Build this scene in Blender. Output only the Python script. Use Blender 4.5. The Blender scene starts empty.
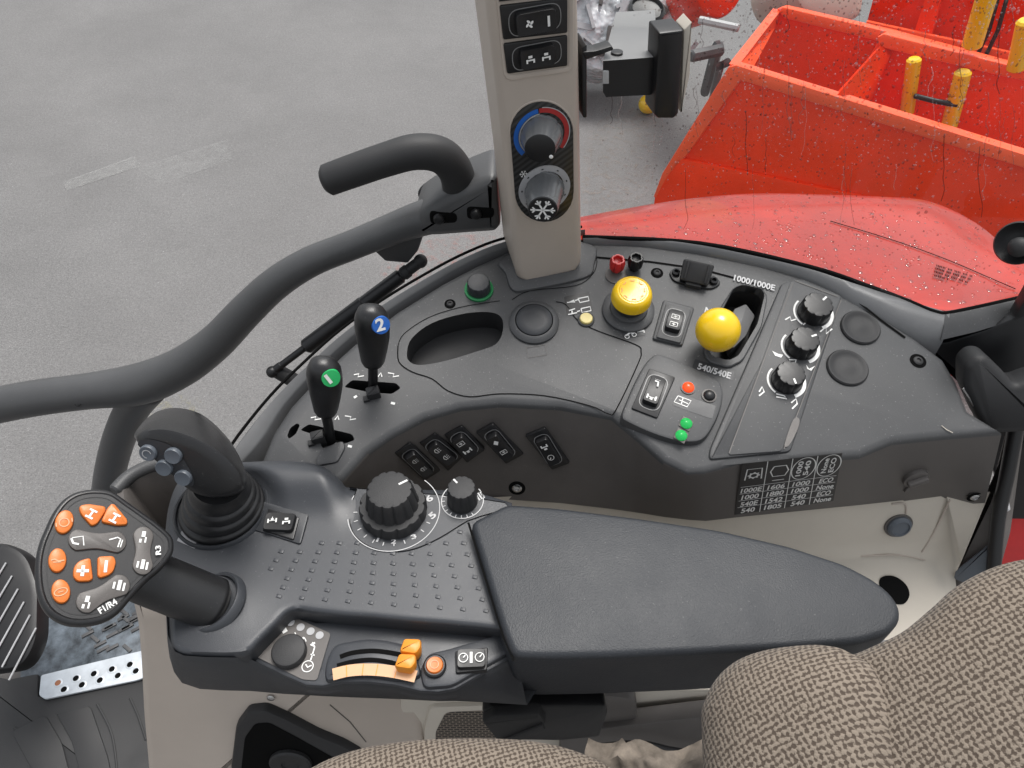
import bpy, bmesh, math, random
from mathutils import Vector, Matrix
from mathutils.bvhtree import BVHTree
R = math.radians
V = Vector
random.seed(7)
scene = bpy.context.scene
COL = scene.collection

# ------------------------------------------------------------------ camera
CAM = V((0, 0, .64)); TH = R(48); FO = 745.0
FWD = V((0, math.cos(TH), -math.sin(TH))); UPV = V((0, math.sin(TH), math.cos(TH))); RT = V((1, 0, 0))
cd = bpy.data.cameras.new('camera'); cam = bpy.data.objects.new('camera', cd); COL.objects.link(cam)
cam.location = CAM; cam.rotation_euler = (R(90) - TH, 0, 0)
cd.sensor_width = 36; cd.lens = 36 * FO / 1024; cd.clip_start = .01; cd.clip_end = 500
scene.camera = cam

def ray(px, py): return FWD + RT * ((px - 512) / FO) - UPV * ((py - 384) / FO)
def D(px, py, d): return CAM + ray(px, py) * d
def U(px, py, z):
    r = ray(px, py); return CAM + r * ((z - CAM.z) / r.z)
def UY(px, py, y):
    r = ray(px, py); return CAM + r * ((y - CAM.y) / r.y)

class Frame:
    """a real plane in the scene: origin, two axes, normal"""
    def __init__(s, o, n, ex=None):
        s.o = V(o); s.n = V(n).normalized()
        ex = V(ex) if ex is not None else V((1, 0, 0))
        s.ex = (ex - s.n * ex.dot(s.n)).normalized(); s.ey = s.n.cross(s.ex)
    def hit(s, px, py, h=0):
        r = ray(px, py); o = s.o + s.n * h
        return CAM + r * ((o - CAM).dot(s.n) / r.dot(s.n))
    def uv(s, px, py, h=0):
        p = s.hit(px, py, h) - s.o; return (p.dot(s.ex), p.dot(s.ey))
    def poly(s, pts, h=0): return [s.uv(x, y, h) for x, y in pts]
    def pt(s, u, v, h=0): return s.o + s.ex * u + s.ey * v + s.n * h
    def scale(s, px, py, h=0):                      # metres per pixel there
        return (s.hit(px, py, h) - CAM).dot(FWD) / FO
    def at(s, px, py, ex=None, h=0):                # parallel frame moved to a point
        return Frame(s.hit(px, py, h), s.n, ex if ex is not None else s.ex)
    def dir(s, p0, p1): return s.hit(*p1) - s.hit(*p0)

def plane3(a, b, c):
    n = (V(b) - V(a)).cross(V(c) - V(a)).normalized()
    if n.dot(CAM - V(a)) < 0: n = -n
    return Frame(a, n, V(b) - V(a))

# ------------------------------------------------------------------ 2-D helpers
def area(p): return sum(p[i][0]*p[(i+1) % len(p)][1] - p[(i+1) % len(p)][0]*p[i][1] for i in range(len(p))) / 2
def ccw(p): return list(p) if area(p) > 0 else list(reversed(p))
def rpoly(p, r, seg=5):
    out = []; n = len(p)
    for i in range(n):
        a, b, c = V(p[i-1]), V(p[i]), V(p[(i+1) % n])
        d1 = (a - b); d2 = (c - b); l1, l2 = d1.length, d2.length
        d1 /= l1; d2 /= l2; k = min(r, l1*.48, l2*.48)
        for j in range(seg + 1):
            t = j / seg
            q = (b + d1*k)*(1-t)**2 + b*2*t*(1-t) + (b + d2*k)*t*t
            out.append((q.x, q.y))
    return out
def catm(p, n=6, closed=True):
    p = [V(q) for q in p]; out = []; m = len(p)
    for i in range(m if closed else m - 1):
        if closed: a, b, c, d = p[i-1], p[i], p[(i+1) % m], p[(i+2) % m]
        else: a, b, c, d = p[max(i-1, 0)], p[i], p[i+1], p[min(i+2, m-1)]
        for j in range(n):
            t = j / n
            out.append(.5*((2*b) + (c-a)*t + (2*a-5*b+4*c-d)*t*t + (3*b-a-3*c+d)*t**3))
    if not closed: out.append(p[-1].copy())
    return out
def c2(p, n=6, closed=True): return [(q.x, q.y) for q in catm(p, n, closed)]
def inset(p, d):
    n = len(p); out = []
    for i in range(n):
        a, b, c = V(p[i-1]), V(p[i]), V(p[(i+1) % n])
        e1 = (b - a); e2 = (c - b)
        if e1.length < 1e-9 or e2.length < 1e-9: out.append(p[i]); continue
        e1.normalize(); e2.normalize()
        n1 = V((-e1.y, e1.x)); n2 = V((-e2.y, e2.x)); m = n1 + n2
        if m.length < 1e-6: m = n1.copy()
        m.normalize(); k = d / max(.45, m.dot(n1))
        out.append((b.x + m.x*k, b.y + m.y*k))
    return out
def ell(u, v, a, b=None, rot=0, n=28, a0=0, a1=2*math.pi, closed=True):
    b = b or a; o = []
    m = n if closed else n + 1
    for i in range(m):
        t = a0 + (a1 - a0)*i/n; x, y = a*math.cos(t), b*math.sin(t)
        o.append((u + x*math.cos(rot) - y*math.sin(rot), v + x*math.sin(rot) + y*math.cos(rot)))
    return o
def rect(u, v, w, h, rot=0, r=0, seg=4):
    c, s = math.cos(rot), math.sin(rot)
    p = [(u + x*c - y*s, v + x*s + y*c) for x, y in ((-w/2, -h/2), (w/2, -h/2), (w/2, h/2), (-w/2, h/2))]
    return rpoly(p, r, seg) if r else p

# ------------------------------------------------------------------ mesh helpers (all add to a bmesh)
def NB(): return bmesh.new()
def ring(bm, pts): return [bm.verts.new(p) for p in pts]
def bridge(bm, a, b, mi=0, closed=True):
    n = len(a)
    for i in range(n if closed else n - 1):
        j = (i+1) % n
        try: bm.faces.new((a[i], a[j], b[j], b[i])).material_index = mi
        except ValueError: pass
def cap(bm, r, mi=0):
    try: f = bm.faces.new(r); f.material_index = mi; return f
    except ValueError: return None
def loft(bm, rings, mi=0, c0=True, c1=True, closed=True):
    rs = [ring(bm, r) for r in rings]
    for a, b in zip(rs, rs[1:]): bridge(bm, a, b, mi, closed)
    if c0: cap(bm, list(reversed(rs[0])), mi)
    if c1: cap(bm, rs[-1], mi)
    return rs
def slab(bm, fr, uv, h0, h1, b=0, mi=0, flare=0):
    uv = ccw(uv)
    rs = [[fr.pt(x, y, h0) for x, y in (inset(uv, -flare) if flare else uv)]]
    if b > 0:
        rs.append([fr.pt(x, y, h1 - b) for x, y in uv])
        rs.append([fr.pt(x, y, h1 - .3*b) for x, y in inset(uv, .3*b)])
        rs.append([fr.pt(x, y, h1) for x, y in inset(uv, b)])
    else: rs.append([fr.pt(x, y, h1) for x, y in uv])
    loft(bm, rs, mi)
def flat(bm, fr, uv, h, mi=0): cap(bm, ring(bm, [fr.pt(x, y, h) for x, y in ccw(uv)]), mi)
def line(bm, fr, uv, w, h, mi=0, closed=False, th=0):
    """flat ribbon along a 2-D polyline"""
    n = len(uv); L = []; Rr = []
    for i in range(n):
        a = V(uv[i-1]) if (i > 0 or closed) else V(uv[i]); c = V(uv[(i+1) % n]) if (i < n-1 or closed) else V(uv[i])
        d = (c - a)
        if d.length < 1e-9: d = V((1, 0))
        d.normalize(); q = V((-d.y, d.x))*w/2; p = V(uv[i])
        L.append(fr.pt(*(p+q), h)); Rr.append(fr.pt(*(p-q), h))
    bridge(bm, ring(bm, L), ring(bm, Rr), mi, closed)
def band(bm, fr, outer, inner, h, mi=0):
    bridge(bm, ring(bm, [fr.pt(x, y, h) for x, y in outer]), ring(bm, [fr.pt(x, y, h) for x, y in inner]), mi)
def lathe(bm, fr, prof, seg=40, mi=0, mod=None, c0=True, c1=True, u=0, v=0):
    rs = []
    for r, h in prof:
        rs.append([fr.pt(u + math.cos(2*math.pi*k/seg)*r*(mod(k/seg, h) if mod else 1),
                         v + math.sin(2*math.pi*k/seg)*r*(mod(k/seg, h) if mod else 1), h) for k in range(seg)])
    loft(bm, rs, mi, c0, c1)
def tube(bm, pts, rad, seg=20, mi=0, caps=True, flat_=1.0, up=None):
    pts = [V(p) for p in pts]; n = len(pts)
    if not hasattr(rad, '__len__'): rad = [rad]*n
    t0 = (pts[1] - pts[0]).normalized(); x = (V(up) if up is not None else V((0, 0, 1))); x = (x - t0*x.dot(t0))
    if x.length < 1e-3: x = V((1, 0, 0)) - t0*t0.x
    x.normalize(); rs = []
    for i in range(n):
        t = (pts[min(i+1, n-1)] - pts[max(i-1, 0)]).normalized()
        x = (x - t*x.dot(t)).normalized(); y = t.cross(x)
        rs.append([pts[i] + (x*math.cos(2*math.pi*k/seg)*flat_ + y*math.sin(2*math.pi*k/seg))*rad[i] for k in range(seg)])
    if caps:
        def sh(r, c, s): return [c + (p-c)*s for p in r]
        a, b = pts[0] - pts[1], pts[-1] - pts[-2]; a.normalize(); b.normalize()
        k0, k1 = rad[0]*.25, rad[-1]*.25
        rs = [[p + a*k0 for p in sh(rs[0], pts[0], .75)]] + rs + [[p + b*k1 for p in sh(rs[-1], pts[-1], .75)]]
    loft(bm, rs, mi)
def blob(bm, c, ax, ay, az, mi=0, nu=24, nv=14, p=1.0):
    c = V(c); rs = []
    for j in range(1, nv):
        t = math.pi*j/nv - math.pi/2
        ct = math.cos(t)**p; st = math.copysign(abs(math.sin(t))**p, math.sin(t))
        rs.append([c + V(ax)*math.cos(2*math.pi*k/nu)*ct + V(ay)*math.sin(2*math.pi*k/nu)*ct + V(az)*st for k in range(nu)])
    loft(bm, rs, mi)
_font = {}
def text2d(s):
    if s not in _font:
        cu = bpy.data.curves.new('t', 'FONT'); cu.body = s; cu.size = 1; cu.resolution_u = 3; cu.offset = .028
        o = bpy.data.objects.new('t', cu); COL.objects.link(o)
        me = bpy.data.meshes.new_from_object(o.evaluated_get(bpy.context.evaluated_depsgraph_get()))
        bpy.data.objects.remove(o)
        vs = [(v.co.x, v.co.y) for v in me.vertices]; fs = [list(p.vertices) for p in me.polygons]
        bpy.data.meshes.remove(me); bpy.data.curves.remove(cu)
        _font[s] = (vs, fs)
    return _font[s]
def text(bm, fr, s, p0, p1, hpx, h=.0006, mi=0, slant=0):
    """lettering lying on a plane: baseline from p0 to p1 (pixels on that plane), cap height hpx"""
    vs, fs = text2d(s); x0 = min(v[0] for v in vs); x1 = max(v[0] for v in vs)
    a = V(fr.uv(*p0)); b = V(fr.uv(*p1)); d = b - a; L = d.length; d.normalize(); q = V((-d.y, d.x))
    # the letters' up direction has to look upright in the picture
    w = L/(x1-x0)
    mid = ((p0[0]+p1[0])/2, (p0[1]+p1[1])/2); pxl = math.hypot(p1[0]-p0[0], p1[1]-p0[1])
    perp = (-(p1[1]-p0[1])/pxl*-1, -(p1[0]-p0[0])/pxl)
    e = V(fr.uv(mid[0]+perp[0]*hpx, mid[1]+perp[1]*hpx)) - V(fr.uv(*mid)); hh = abs(e.dot(q))/.70
    if e.dot(q) < 0: q = -q
    vv = []
    for x, y in vs:
        p = a + d*((x-x0)*w + slant*y*hh) + q*(y*hh); vv.append(bm.verts.new(fr.pt(p.x, p.y, h)))
    for f in fs:
        try: bm.faces.new([vv[i] for i in f]).material_index = mi
        except ValueError: pass

# ------------------------------------------------------------------ objects
ABS = {}
def thing(name, label, cat, loc, group=None):
    o = bpy.data.objects.new(name, None); COL.objects.link(o); o.empty_display_size = .02
    o.location = V(loc); ABS[o.name] = V(loc); o['label'] = label; o['category'] = cat
    if group: o['group'] = group
    return o
def obj(name, bm, mats, parent=None, label=None, cat=None, group=None, kind=None, sm=38, sub=0, recalc=True, flipvol=False):
    if not isinstance(mats, (list, tuple)): mats = [mats]
    if recalc:
        bmesh.ops.recalc_face_normals(bm, faces=bm.faces)
        if flipvol and bm.calc_volume(signed=True) < 0: bmesh.ops.reverse_faces(bm, faces=bm.faces)
    xs = [v.co for v in bm.verts]
    lo = V((min(c[i] for c in xs) for i in range(3))); hi = V((max(c[i] for c in xs) for i in range(3)))
    c = V(((lo.x+hi.x)/2, (lo.y+hi.y)/2, lo.z if parent is None else (lo.z+hi.z)/2))
    bmesh.ops.translate(bm, verts=bm.verts, vec=-c)
    me = bpy.data.meshes.new(name); bm.to_mesh(me); bm.free()
    for m in mats: me.materials.append(m)
    for p in me.polygons: p.use_smooth = sm > 0
    if sm > 0 and sm < 180: me.set_sharp_from_angle(angle=R(sm))
    o = bpy.data.objects.new(name, me); COL.objects.link(o)
    base = ABS[parent.name] if parent else V((0, 0, 0))
    o.location = c - base; o.parent = parent; ABS[o.name] = c
    if sub:
        m = o.modifiers.new('smooth', 'SUBSURF'); m.levels = sub; m.render_levels = sub
    if label: o['label'] = label
    if cat: o['category'] = cat
    if group: o['group'] = group
    if kind: o['kind'] = kind
    return o
def cut(o, cutters):
    """carve real recesses; cutters is a bmesh in world space, its walls take material slot 1"""
    bmesh.ops.recalc_face_normals(cutters, faces=cutters.faces)
    if cutters.calc_volume(signed=True) < 0: bmesh.ops.reverse_faces(cutters, faces=cutters.faces)
    pass
    me = bpy.data.meshes.new('c')
    bmesh.ops.translate(cutters, verts=cutters.verts, vec=-ABS[o.name]); cutters.to_mesh(me); cutters.free()
    for m in o.data.materials: me.materials.append(m)
    k = bpy.data.objects.new('c', me); COL.objects.link(k); 
    loc = o.location.copy(); par = o.parent; o.parent = None; o.location = (0, 0, 0)
    md = o.modifiers.new('b', 'BOOLEAN'); md.object = k; md.operation = 'DIFFERENCE'; md.solver = 'EXACT'
    dg = bpy.context.evaluated_depsgraph_get(); dg.update()
    nm = bpy.data.meshes.new_from_object(o.evaluated_get(dg)); o.modifiers.remove(md)
    old = o.data; o.data = nm; nm.name = old.name
    bpy.data.objects.remove(k); o.parent = par; o.location = loc
    for p in nm.polygons: p.use_smooth = True
    nm.set_sharp_from_angle(angle=R(38))
    return o

# ------------------------------------------------------------------ materials
def mat(name, col, rough=.5, grain=0, gs=1800, mottle=.12, ms=14, metal=0, coat=0, dust=0, spec=.5, emis=0, gd=.0004):
    m = bpy.data.materials.new(name); m.use_nodes = True; nt = m.node_tree; N = nt.nodes; L = nt.links
    b = N['Principled BSDF']; b.inputs['Roughness'].default_value = rough; b.inputs['Metallic'].default_value = metal
    b.inputs['Coat Weight'].default_value = coat; b.inputs['Coat Roughness'].default_value = .06
    b.inputs['Specular IOR Level'].default_value = spec
    tc = N.new('ShaderNodeTexCoord')
    n1 = N.new('ShaderNodeTexNoise'); n1.inputs['Scale'].default_value = ms; n1.inputs['Detail'].default_value = 6; n1.inputs['Roughness'].default_value = .65
    L.new(tc.outputs['Object'], n1.inputs['Vector'])
    r = N.new('ShaderNodeMapRange'); r.inputs[1].default_value = .3; r.inputs[2].default_value = .7
    r.inputs[3].default_value = 1 - mottle; r.inputs[4].default_value = 1 + mottle; L.new(n1.outputs['Fac'], r.inputs[0])
    mx = N.new('ShaderNodeMix'); mx.data_type = 'RGBA'; mx.blend_type = 'MULTIPLY'; mx.inputs[0].default_value = 1
    mx.inputs[6].default_value = (*col, 1); L.new(r.outputs[0], mx.inputs[7]); out = mx.outputs[2]
    if dust:
        n2 = N.new('ShaderNodeTexNoise'); n2.inputs['Scale'].default_value = 420; n2.inputs['Detail'].default_value = 3
        L.new(tc.outputs['Object'], n2.inputs['Vector'])
        r2 = N.new('ShaderNodeMapRange'); r2.inputs[1].default_value = .66; r2.inputs[2].default_value = .78; r2.inputs[3].default_value = 0; r2.inputs[4].default_value = dust
        L.new(n2.outputs['Fac'], r2.inputs[0])
        m2 = N.new('ShaderNodeMix'); m2.data_type = 'RGBA'; L.new(r2.outputs[0], m2.inputs[0]); L.new(out, m2.inputs[6]); m2.inputs[7].default_value = (.42, .41, .4, 1)
        out = m2.outputs[2]
    L.new(out, b.inputs['Base Color'])
    rr = N.new('ShaderNodeMapRange'); rr.inputs[1].default_value = .3; rr.inputs[2].default_value = .7
    rr.inputs[3].default_value = max(.02, rough - .08); rr.inputs[4].default_value = min(1, rough + .08)
    L.new(n1.outputs['Fac'], rr.inputs[0]); L.new(rr.outputs[0], b.inputs['Roughness'])
    if grain:
        n3 = N.new('ShaderNodeTexNoise'); n3.inputs['Scale'].default_value = gs; n3.inputs['Detail'].default_value = 2
        L.new(tc.outputs['Object'], n3.inputs['Vector'])
        bp = N.new('ShaderNodeBump'); bp.inputs['Strength'].default_value = grain; bp.inputs['Distance'].default_value = gd
        L.new(n3.outputs['Fac'], bp.inputs['Height']); L.new(bp.outputs['Normal'], b.inputs['Normal'])
    if emis:
        b.inputs['Emission Color'].default_value = (*col, 1); b.inputs['Emission Strength'].default_value = emis
    return m
M = {}
M['console'] = mat('console_plastic', (.060, .061, .063), .45, .5, 1500, .16, 7, dust=.4)
M['face'] = mat('console_face_plastic', (.100, .091, .085), .45, .45, 1500, .15, 12, dust=.12)
M['panel'] = mat('slate_panel_plastic', (.040, .043, .049), .36, .35, 1700, .10, 9, dust=.18)
M['pad'] = mat('grained_armrest_vinyl', (.028, .031, .036), .48, .7, 700, .07, 7, dust=.15, gd=.0005, spec=.35)
M['black'] = mat('black_plastic', (.010, .010, .011), .38, .2, 1500)
M['void'] = mat('black_recess', (.005, .005, .005), .9, spec=.08)
M['sillgrey'] = mat('grey_sill_metal', (.13, .132, .135), .35, .2, 700, dust=.1)
M['highlight'] = mat('painted_highlight', (.22, .22, .22), .4)  # pale grey standing in for highlights on rocker frames and the bracket arm top
M['gate'] = mat('grey_gate_plastic', (.09, .09, .092), .5)
M['tray'] = mat('recess_plastic', (.022, .022, .023), .6)
M['grey'] = mat('grey_button_plastic', (.10, .115, .135), .4, .2)
M['rubber'] = mat('black_rubber', (.022, .022, .023), .6, .4, 900)
M['tube'] = mat('grey_handle_plastic', (.066, .067, .069), .42, .5, 900, .10, 12, dust=.1)
M['beige'] = mat('beige_plastic', (.47, .41, .355), .5, .35, 1200, .06, 7)
M['cream'] = mat('cream_trim_plastic', (.58, .53, .455), .5, .35, 1200, .06, 7, dust=.1)
M['white'] = mat('white_print', (.78, .78, .76), .5)
M['grime'] = mat('grey_print', (.42, .42, .42), .5)
M['orange'] = mat('orange_plastic', (.66, .17, .025), .38, .2, 900, .06)
M['amber'] = mat('amber_slider_plastic', (.75, .27, .02), .4, .2, 900, .06)
M['pale'] = mat('pale_orange_label', (.62, .36, .19), .4)
M['yellow'] = mat('yellow_plastic', (.88, .56, .010), .22, 0, 900, .03, coat=.3)
M['cream_y'] = mat('pale_yellow_plastic', (.72, .60, .22), .35)
M['blue'] = mat('blue_print', (.02, .13, .50), .35)
M['green'] = mat('green_plastic', (.02, .42, .12), .35)
M['ring'] = mat('green_ring_plastic', (.012, .20, .06), .4)
M['grip'] = mat('black_grip_plastic', (.016, .016, .017), .33, .35, 1300, .12, 12, dust=.1)
M['print'] = mat('pale_grey_print', (.55, .55, .55), .5)
M['green_l'] = mat('green_lamp', (.01, .36, .07), .15, emis=.25)
M['red_l'] = mat('red_lamp', (.85, .06, .01), .15, emis=.9)
M['red_p'] = mat('red_plastic', (.55, .03, .03), .35)
M['red_print'] = mat('red_print', (.42, .03, .03), .4)
M['steel'] = mat('steel', (.5, .5, .5), .28, metal=1)
M['alu'] = mat('step_aluminium', (.60, .64, .68), .45, .2, 600, .15, 30, metal=.35)
M['knobside'] = mat('glossy_knob_plastic', (.13, .135, .14), .25)
M['silver'] = mat('silver_print', (.42, .42, .43), .35)
M['dim'] = mat('dim_panel_plastic', (.030, .032, .036), .42, .3, 1500, dust=.1)

def pieces(name, items, mats, parent):
    """each item builds one mesh of its own"""
    for fn in items:
        b = NB(); fn(b); obj(name, b, mats, parent)
# ------------------------------------------------------------------ planes of the cab
SL = math.atan(.25)
CT = Frame((0, .48, -.01), (0, -math.sin(SL), math.cos(SL)))          # sloping top of the side console
AR = Frame((0, .3, 0), (0, 0, 1))                                      # armrest control panel
def icon_lines(bm, fr, lines, w=1.2, h=.0006, mi=0, hp=0):
    for l in lines:
        k = fr.scale(*l[0]); line(bm, fr, fr.poly(l, hp), w*k, hp + h, mi)
def px_ell(fr, cx, cy, rx, h=0): # true circle on the plane whose picture width is 2*rx
    u, v = fr.uv(cx, cy, h); return u, v, rx*fr.scale(cx, cy, h)

# rocker switch: frame + rocker, drawn from the four picture corners of its frame
def rocker(parent, fr, quad, glyphs, name='rocker_switch', label=None, deep=.004, mf='black', tilt=1, rk=(.62, .66), glyw=1.0, frame=True, h0=0, grot=0):
    q = fr.poly(quad, h0); c = sum((V(p) for p in q), V((0, 0)))/4
    ex = (V(q[1]) - V(q[0]) + V(q[2]) - V(q[3])).normalized(); w = ((V(q[1])-V(q[0])).length + (V(q[2])-V(q[3])).length)/2
    ey = (V(q[3]) - V(q[0]) + V(q[2]) - V(q[1])).normalized(); l = ((V(q[3])-V(q[0])).length + (V(q[2])-V(q[1])).length)/2
    bm = NB()
    slab(bm, fr, rpoly(q, .002), h0 - .004, h0 + .0025, .001)
    lf = Frame(fr.pt(c.x, c.y, h0), fr.n, fr.ex*ex.x + fr.ey*ex.y)
    sg = 1 if (fr.ex*ey.x + fr.ey*ey.y).dot(lf.ey) > 0 else -1
    o1 = rpoly([(-w*.40, -l*.40), (w*.40, -l*.40), (w*.40, l*.40), (-w*.40, l*.40)], w*.35)
    band(bm, lf, o1, inset(ccw(o1), .0009), .003, 1)  # highlight line of the frame, painted as a pale band
    fo = obj(name, bm, [M[mf], M['highlight']], parent, label)
    a, b = w*rk[0]/2, l*rk[1]/2
    bm = NB()
    rs = []
    prof = rpoly([(-a, -b), (a, -b), (a, b), (-a, b)], min(a, b)*.45, 6)
    for ins, hh in ((0, .001), (0, .006), (.0006, .0072), (.0016, .0078)):
        rr = []
        for x, y in inset(prof, ins):
            rr.append(lf.pt(x, y, hh + tilt*abs(y/b)*.0035*(1 if hh > .002 else 0)))
        rs.append(rr)
    loft(bm, rs[:-1], 0, True, False)
    # dished top as a strip so that it follows the saddle
    top = rs[-2]; n = len(top); ctr = bm.verts.new(lf.pt(0, 0, .0068)); vs = ring(bm, top)
    for i in range(n): bm.faces.new((vs[i], vs[(i+1) % n], ctr))
    bmesh.ops.remove_doubles(bm, verts=bm.verts, dist=1e-6)
    for g in glyphs:      # (kind, position along the switch -1..1)
        glyph(bm, lf if not grot else Frame(lf.pt(0, g[1]*b*sg, 0), lf.n, lf.ex*math.cos(grot) + lf.ey*math.sin(grot)), g[0], 0, g[1]*b*sg if not grot else 0, a*.62*glyw, lambda y, gy=g[1]*b: .0072 + tilt*abs((gy if grot else y)/b)*.0035 + (.0012 if grot else .0006), 1, (sg if not grot else 1)*(g[2] if len(g) > 2 else 1))
    obj('rocker', bm, [M['black'], M['white']], fo)
    return fo
def glyph(bm, fr, kind, u, v, s, hf, mi, sg=1):
    h = hf(v)
    def L(pts, w=.18): line(bm, fr, [(u + x*s*sg, v + y*s*sg) for x, y in pts], s*w, h, mi)
    def B(x, y, w, hh, r=0): flat(bm, fr, [(u + (x+a)*s*sg, v + (y+b)*s*sg) for a, b in rect(0, 0, w, hh, r)], h, mi)
    def E(x, y, r, n=14): line(bm, fr, [(u + (x+a)*s*sg, v + (y+b)*s*sg) for a, b in ell(0, 0, r, n=n)], s*.14, h, mi, closed=True)
    if kind == 'axle': L([(-.9, .5), (-.9, -.5)], .35); L([(.9, .5), (.9, -.5)], .35); L([(-.9, 0), (.9, 0)]); B(0, .25, .6, .6); L([(0, .5), (0, .9)])
    elif kind == 'tractor': B(0, .55, .8, .5); B(-.7, -.3, .35, .8); B(.7, -.3, .35, .8); B(0, -.1, 1.1, .3); 
    elif kind == 'lamp': L([(-.2, -.7), (-.2, .7), (.25, .55), (.55, 0), (.25, -.55), (-.2, -.7)]); L([(-.5, .5), (-.95, .5)], .14); L([(-.5, 0), (-.95, 0)], .14); L([(-.5, -.5), (-.95, -.5)], .14)
    elif kind == 'bar': B(0, 0, .45, 1.9)
    elif kind == 'box': L([(-.8, -.5), (.8, -.5), (.8, .5), (-.8, .5), (-.8, -.5)]); L([(-.4, 0), (.4, 0)]); L([(0, -.3), (0, .3)])
    elif kind == 'dia': flat(bm, fr, [(u + x*s*sg, v + y*s*sg) for x, y in ((0, .8), (.7, 0), (0, -.8), (-.7, 0))], h, mi)
    elif kind == 'gauge': E(0, 0, .75); L([(0, 0), (.35, .45)])
    elif kind == 'seat': L([(-.35, .9), (-.2, -.2), (.55, -.2)], .35); B(.05, -.75, 1.2, .3)
    elif kind == 'fan':
        for k in range(4): flat(bm, fr, [(u + s*x, v + s*y) for x, y in ell(.45*math.cos(k*math.pi/2+.4), .45*math.sin(k*math.pi/2+.4), .40, .22, k*math.pi/2+.9, 10)], h, mi)
    elif kind == 'snow':
        for k in range(6):
            a = k*math.pi/3; c_, s_ = math.cos(a), math.sin(a)
            L([(0, 0), (c_, s_)], .15)
            for q in (-.5, .5): L([(c_*.6, s_*.6), (c_*.6 + .35*math.cos(a+q*1.6), s_*.6 + .35*math.sin(a+q*1.6))], .13)
    elif kind == 'I': B(0, .75, 1.5, .4); B(0, -.75, 1.5, .4); B(0, 0, .4, 1.5)
    elif kind == 'plus': B(0, 0, 1.7, .5); B(0, 0, .5, 1.7)
    elif kind == 'bucket': L([(-1, .2), (-.6, -.5), (.2, -.6)], .3); L([(-.9, .3), (.5, .7), (.9, -.7)], .16)
    elif kind == 'arm': L([(-1, .3), (.1, .8), (.55, .6), (.4, -.7)], .2); L([(.85, .5), (.75, -.7)], .16)
    elif kind == 'valve': B(0, .5, .55, .9); B(-.3, -.6, .35, .6); B(.4, -.4, .25, .9)
    elif kind == 'valve2': B(0, .1, .5, 1.5); B(-.7, 0, .3, 1.0); B(.65, -.1, .3, 1.2)
    elif kind == 'ringarrow': E(0, 0, .6); L([(-.9, -.4), (-.6, -.9)], .14); L([(.9, .4), (.6, .9)], .14)
    elif kind == 'wave': L([(-.9, .1), (-.4, .25), (.1, -.05), (.9, .1)], .2); L([(-.6, -.25), (.5, -.2)], .14)
    elif kind == 'oval': line(bm, fr, [(u + a*s, v + b*s) for a, b in ell(0, 0, .8, .5, .4)], s*.14, h, mi, closed=True); L([(-.3, -.1), (.3, .1)], .12)

# ------------------------------------------------------------------ SIDE CONSOLE
con = thing('side_console', 'dark grey side console with yellow knobs, switches and printed speed table below the beige pillar', 'control console', U(640, 430, -.25))
top_px = [(258, 466), (272, 432), (290, 405), (318, 375), (353, 343), (397, 310), (442, 282), (474, 265), (505, 251), (540, 243), (585, 239),
          (640, 242), (700, 250), (760, 262), (800, 274), (840, 291), (880, 314), (915, 336), (945, 358), (958, 380), (970, 410), (1006, 432),
          (945, 437), (895, 442), (862, 456), (800, 461), (740, 464), (706, 473), (688, 474), (664, 462), (640, 440), (612, 417), (560, 407), (500, 404),
          (460, 408), (425, 418), (394, 434), (368, 452), (345, 478), (330, 490)]
# front edge bottom line in the picture for the last vertices (from the right-hand end)
fb = [(985, 503), (945, 495), (905, 500), (860, 505), (800, 511), (740, 517), (706, 521), (690, 520), (664, 517), (640, 513), (612, 509), (560, 503), (500, 499), (460, 498), (425, 500), (394, 505), (368, 510), (345, 515), (330, 520)]
front_bot = {top_px.index((1006, 432)) + k: p for k, p in enumerate(fb)}
assert len(top_px) == max(front_bot) + 1
bm = NB()
uvt = CT.poly(top_px); idx = list(range(len(uvt)))
if area(uvt) < 0: uvt.reverse(); idx.reverse()
b = .009
low = [U(*front_bot[i], -.13) if i in front_bot else CT.pt(*uvt[k], 0) + V((0, 0, -.2)) for k, i in enumerate(idx)]
rs = [low, [CT.pt(x, y, -b) for x, y in uvt], [CT.pt(x, y, -.55*b) for x, y in inset(uvt, .12*b)], [CT.pt(x, y, -.25*b) for x, y in inset(uvt, .4*b)], [CT.pt(x, y, 0) for x, y in inset(uvt, b)]]
R_ = loft(bm, rs, 0, True, True)
bmesh.ops.recalc_face_normals(bm, faces=bm.faces); bm.normal_update()
for f in bm.faces:                      # front face: its light level is put into a separate base colour
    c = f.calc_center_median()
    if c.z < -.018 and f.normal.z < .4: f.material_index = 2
CB = BVHTree.FromBMesh(bm)
body = obj('console_body', bm, [M['console'], M['tray'], M['face']], con, flipvol=True)
def chit(px, py):
    r = ray(px, py).normalized(); loc, n, i, d = CB.ray_cast(CAM, r)
    if loc is None: raise Exception('no console at %s %s' % (px, py))
    if n.dot(r) > 0: n = -n
    return loc, n
def cframe(px, py, dx=10, dy=0):
    a, n = chit(px, py); f = Frame(a, n); return Frame(a, n, f.hit(px+dx, py+dy) - a)

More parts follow.
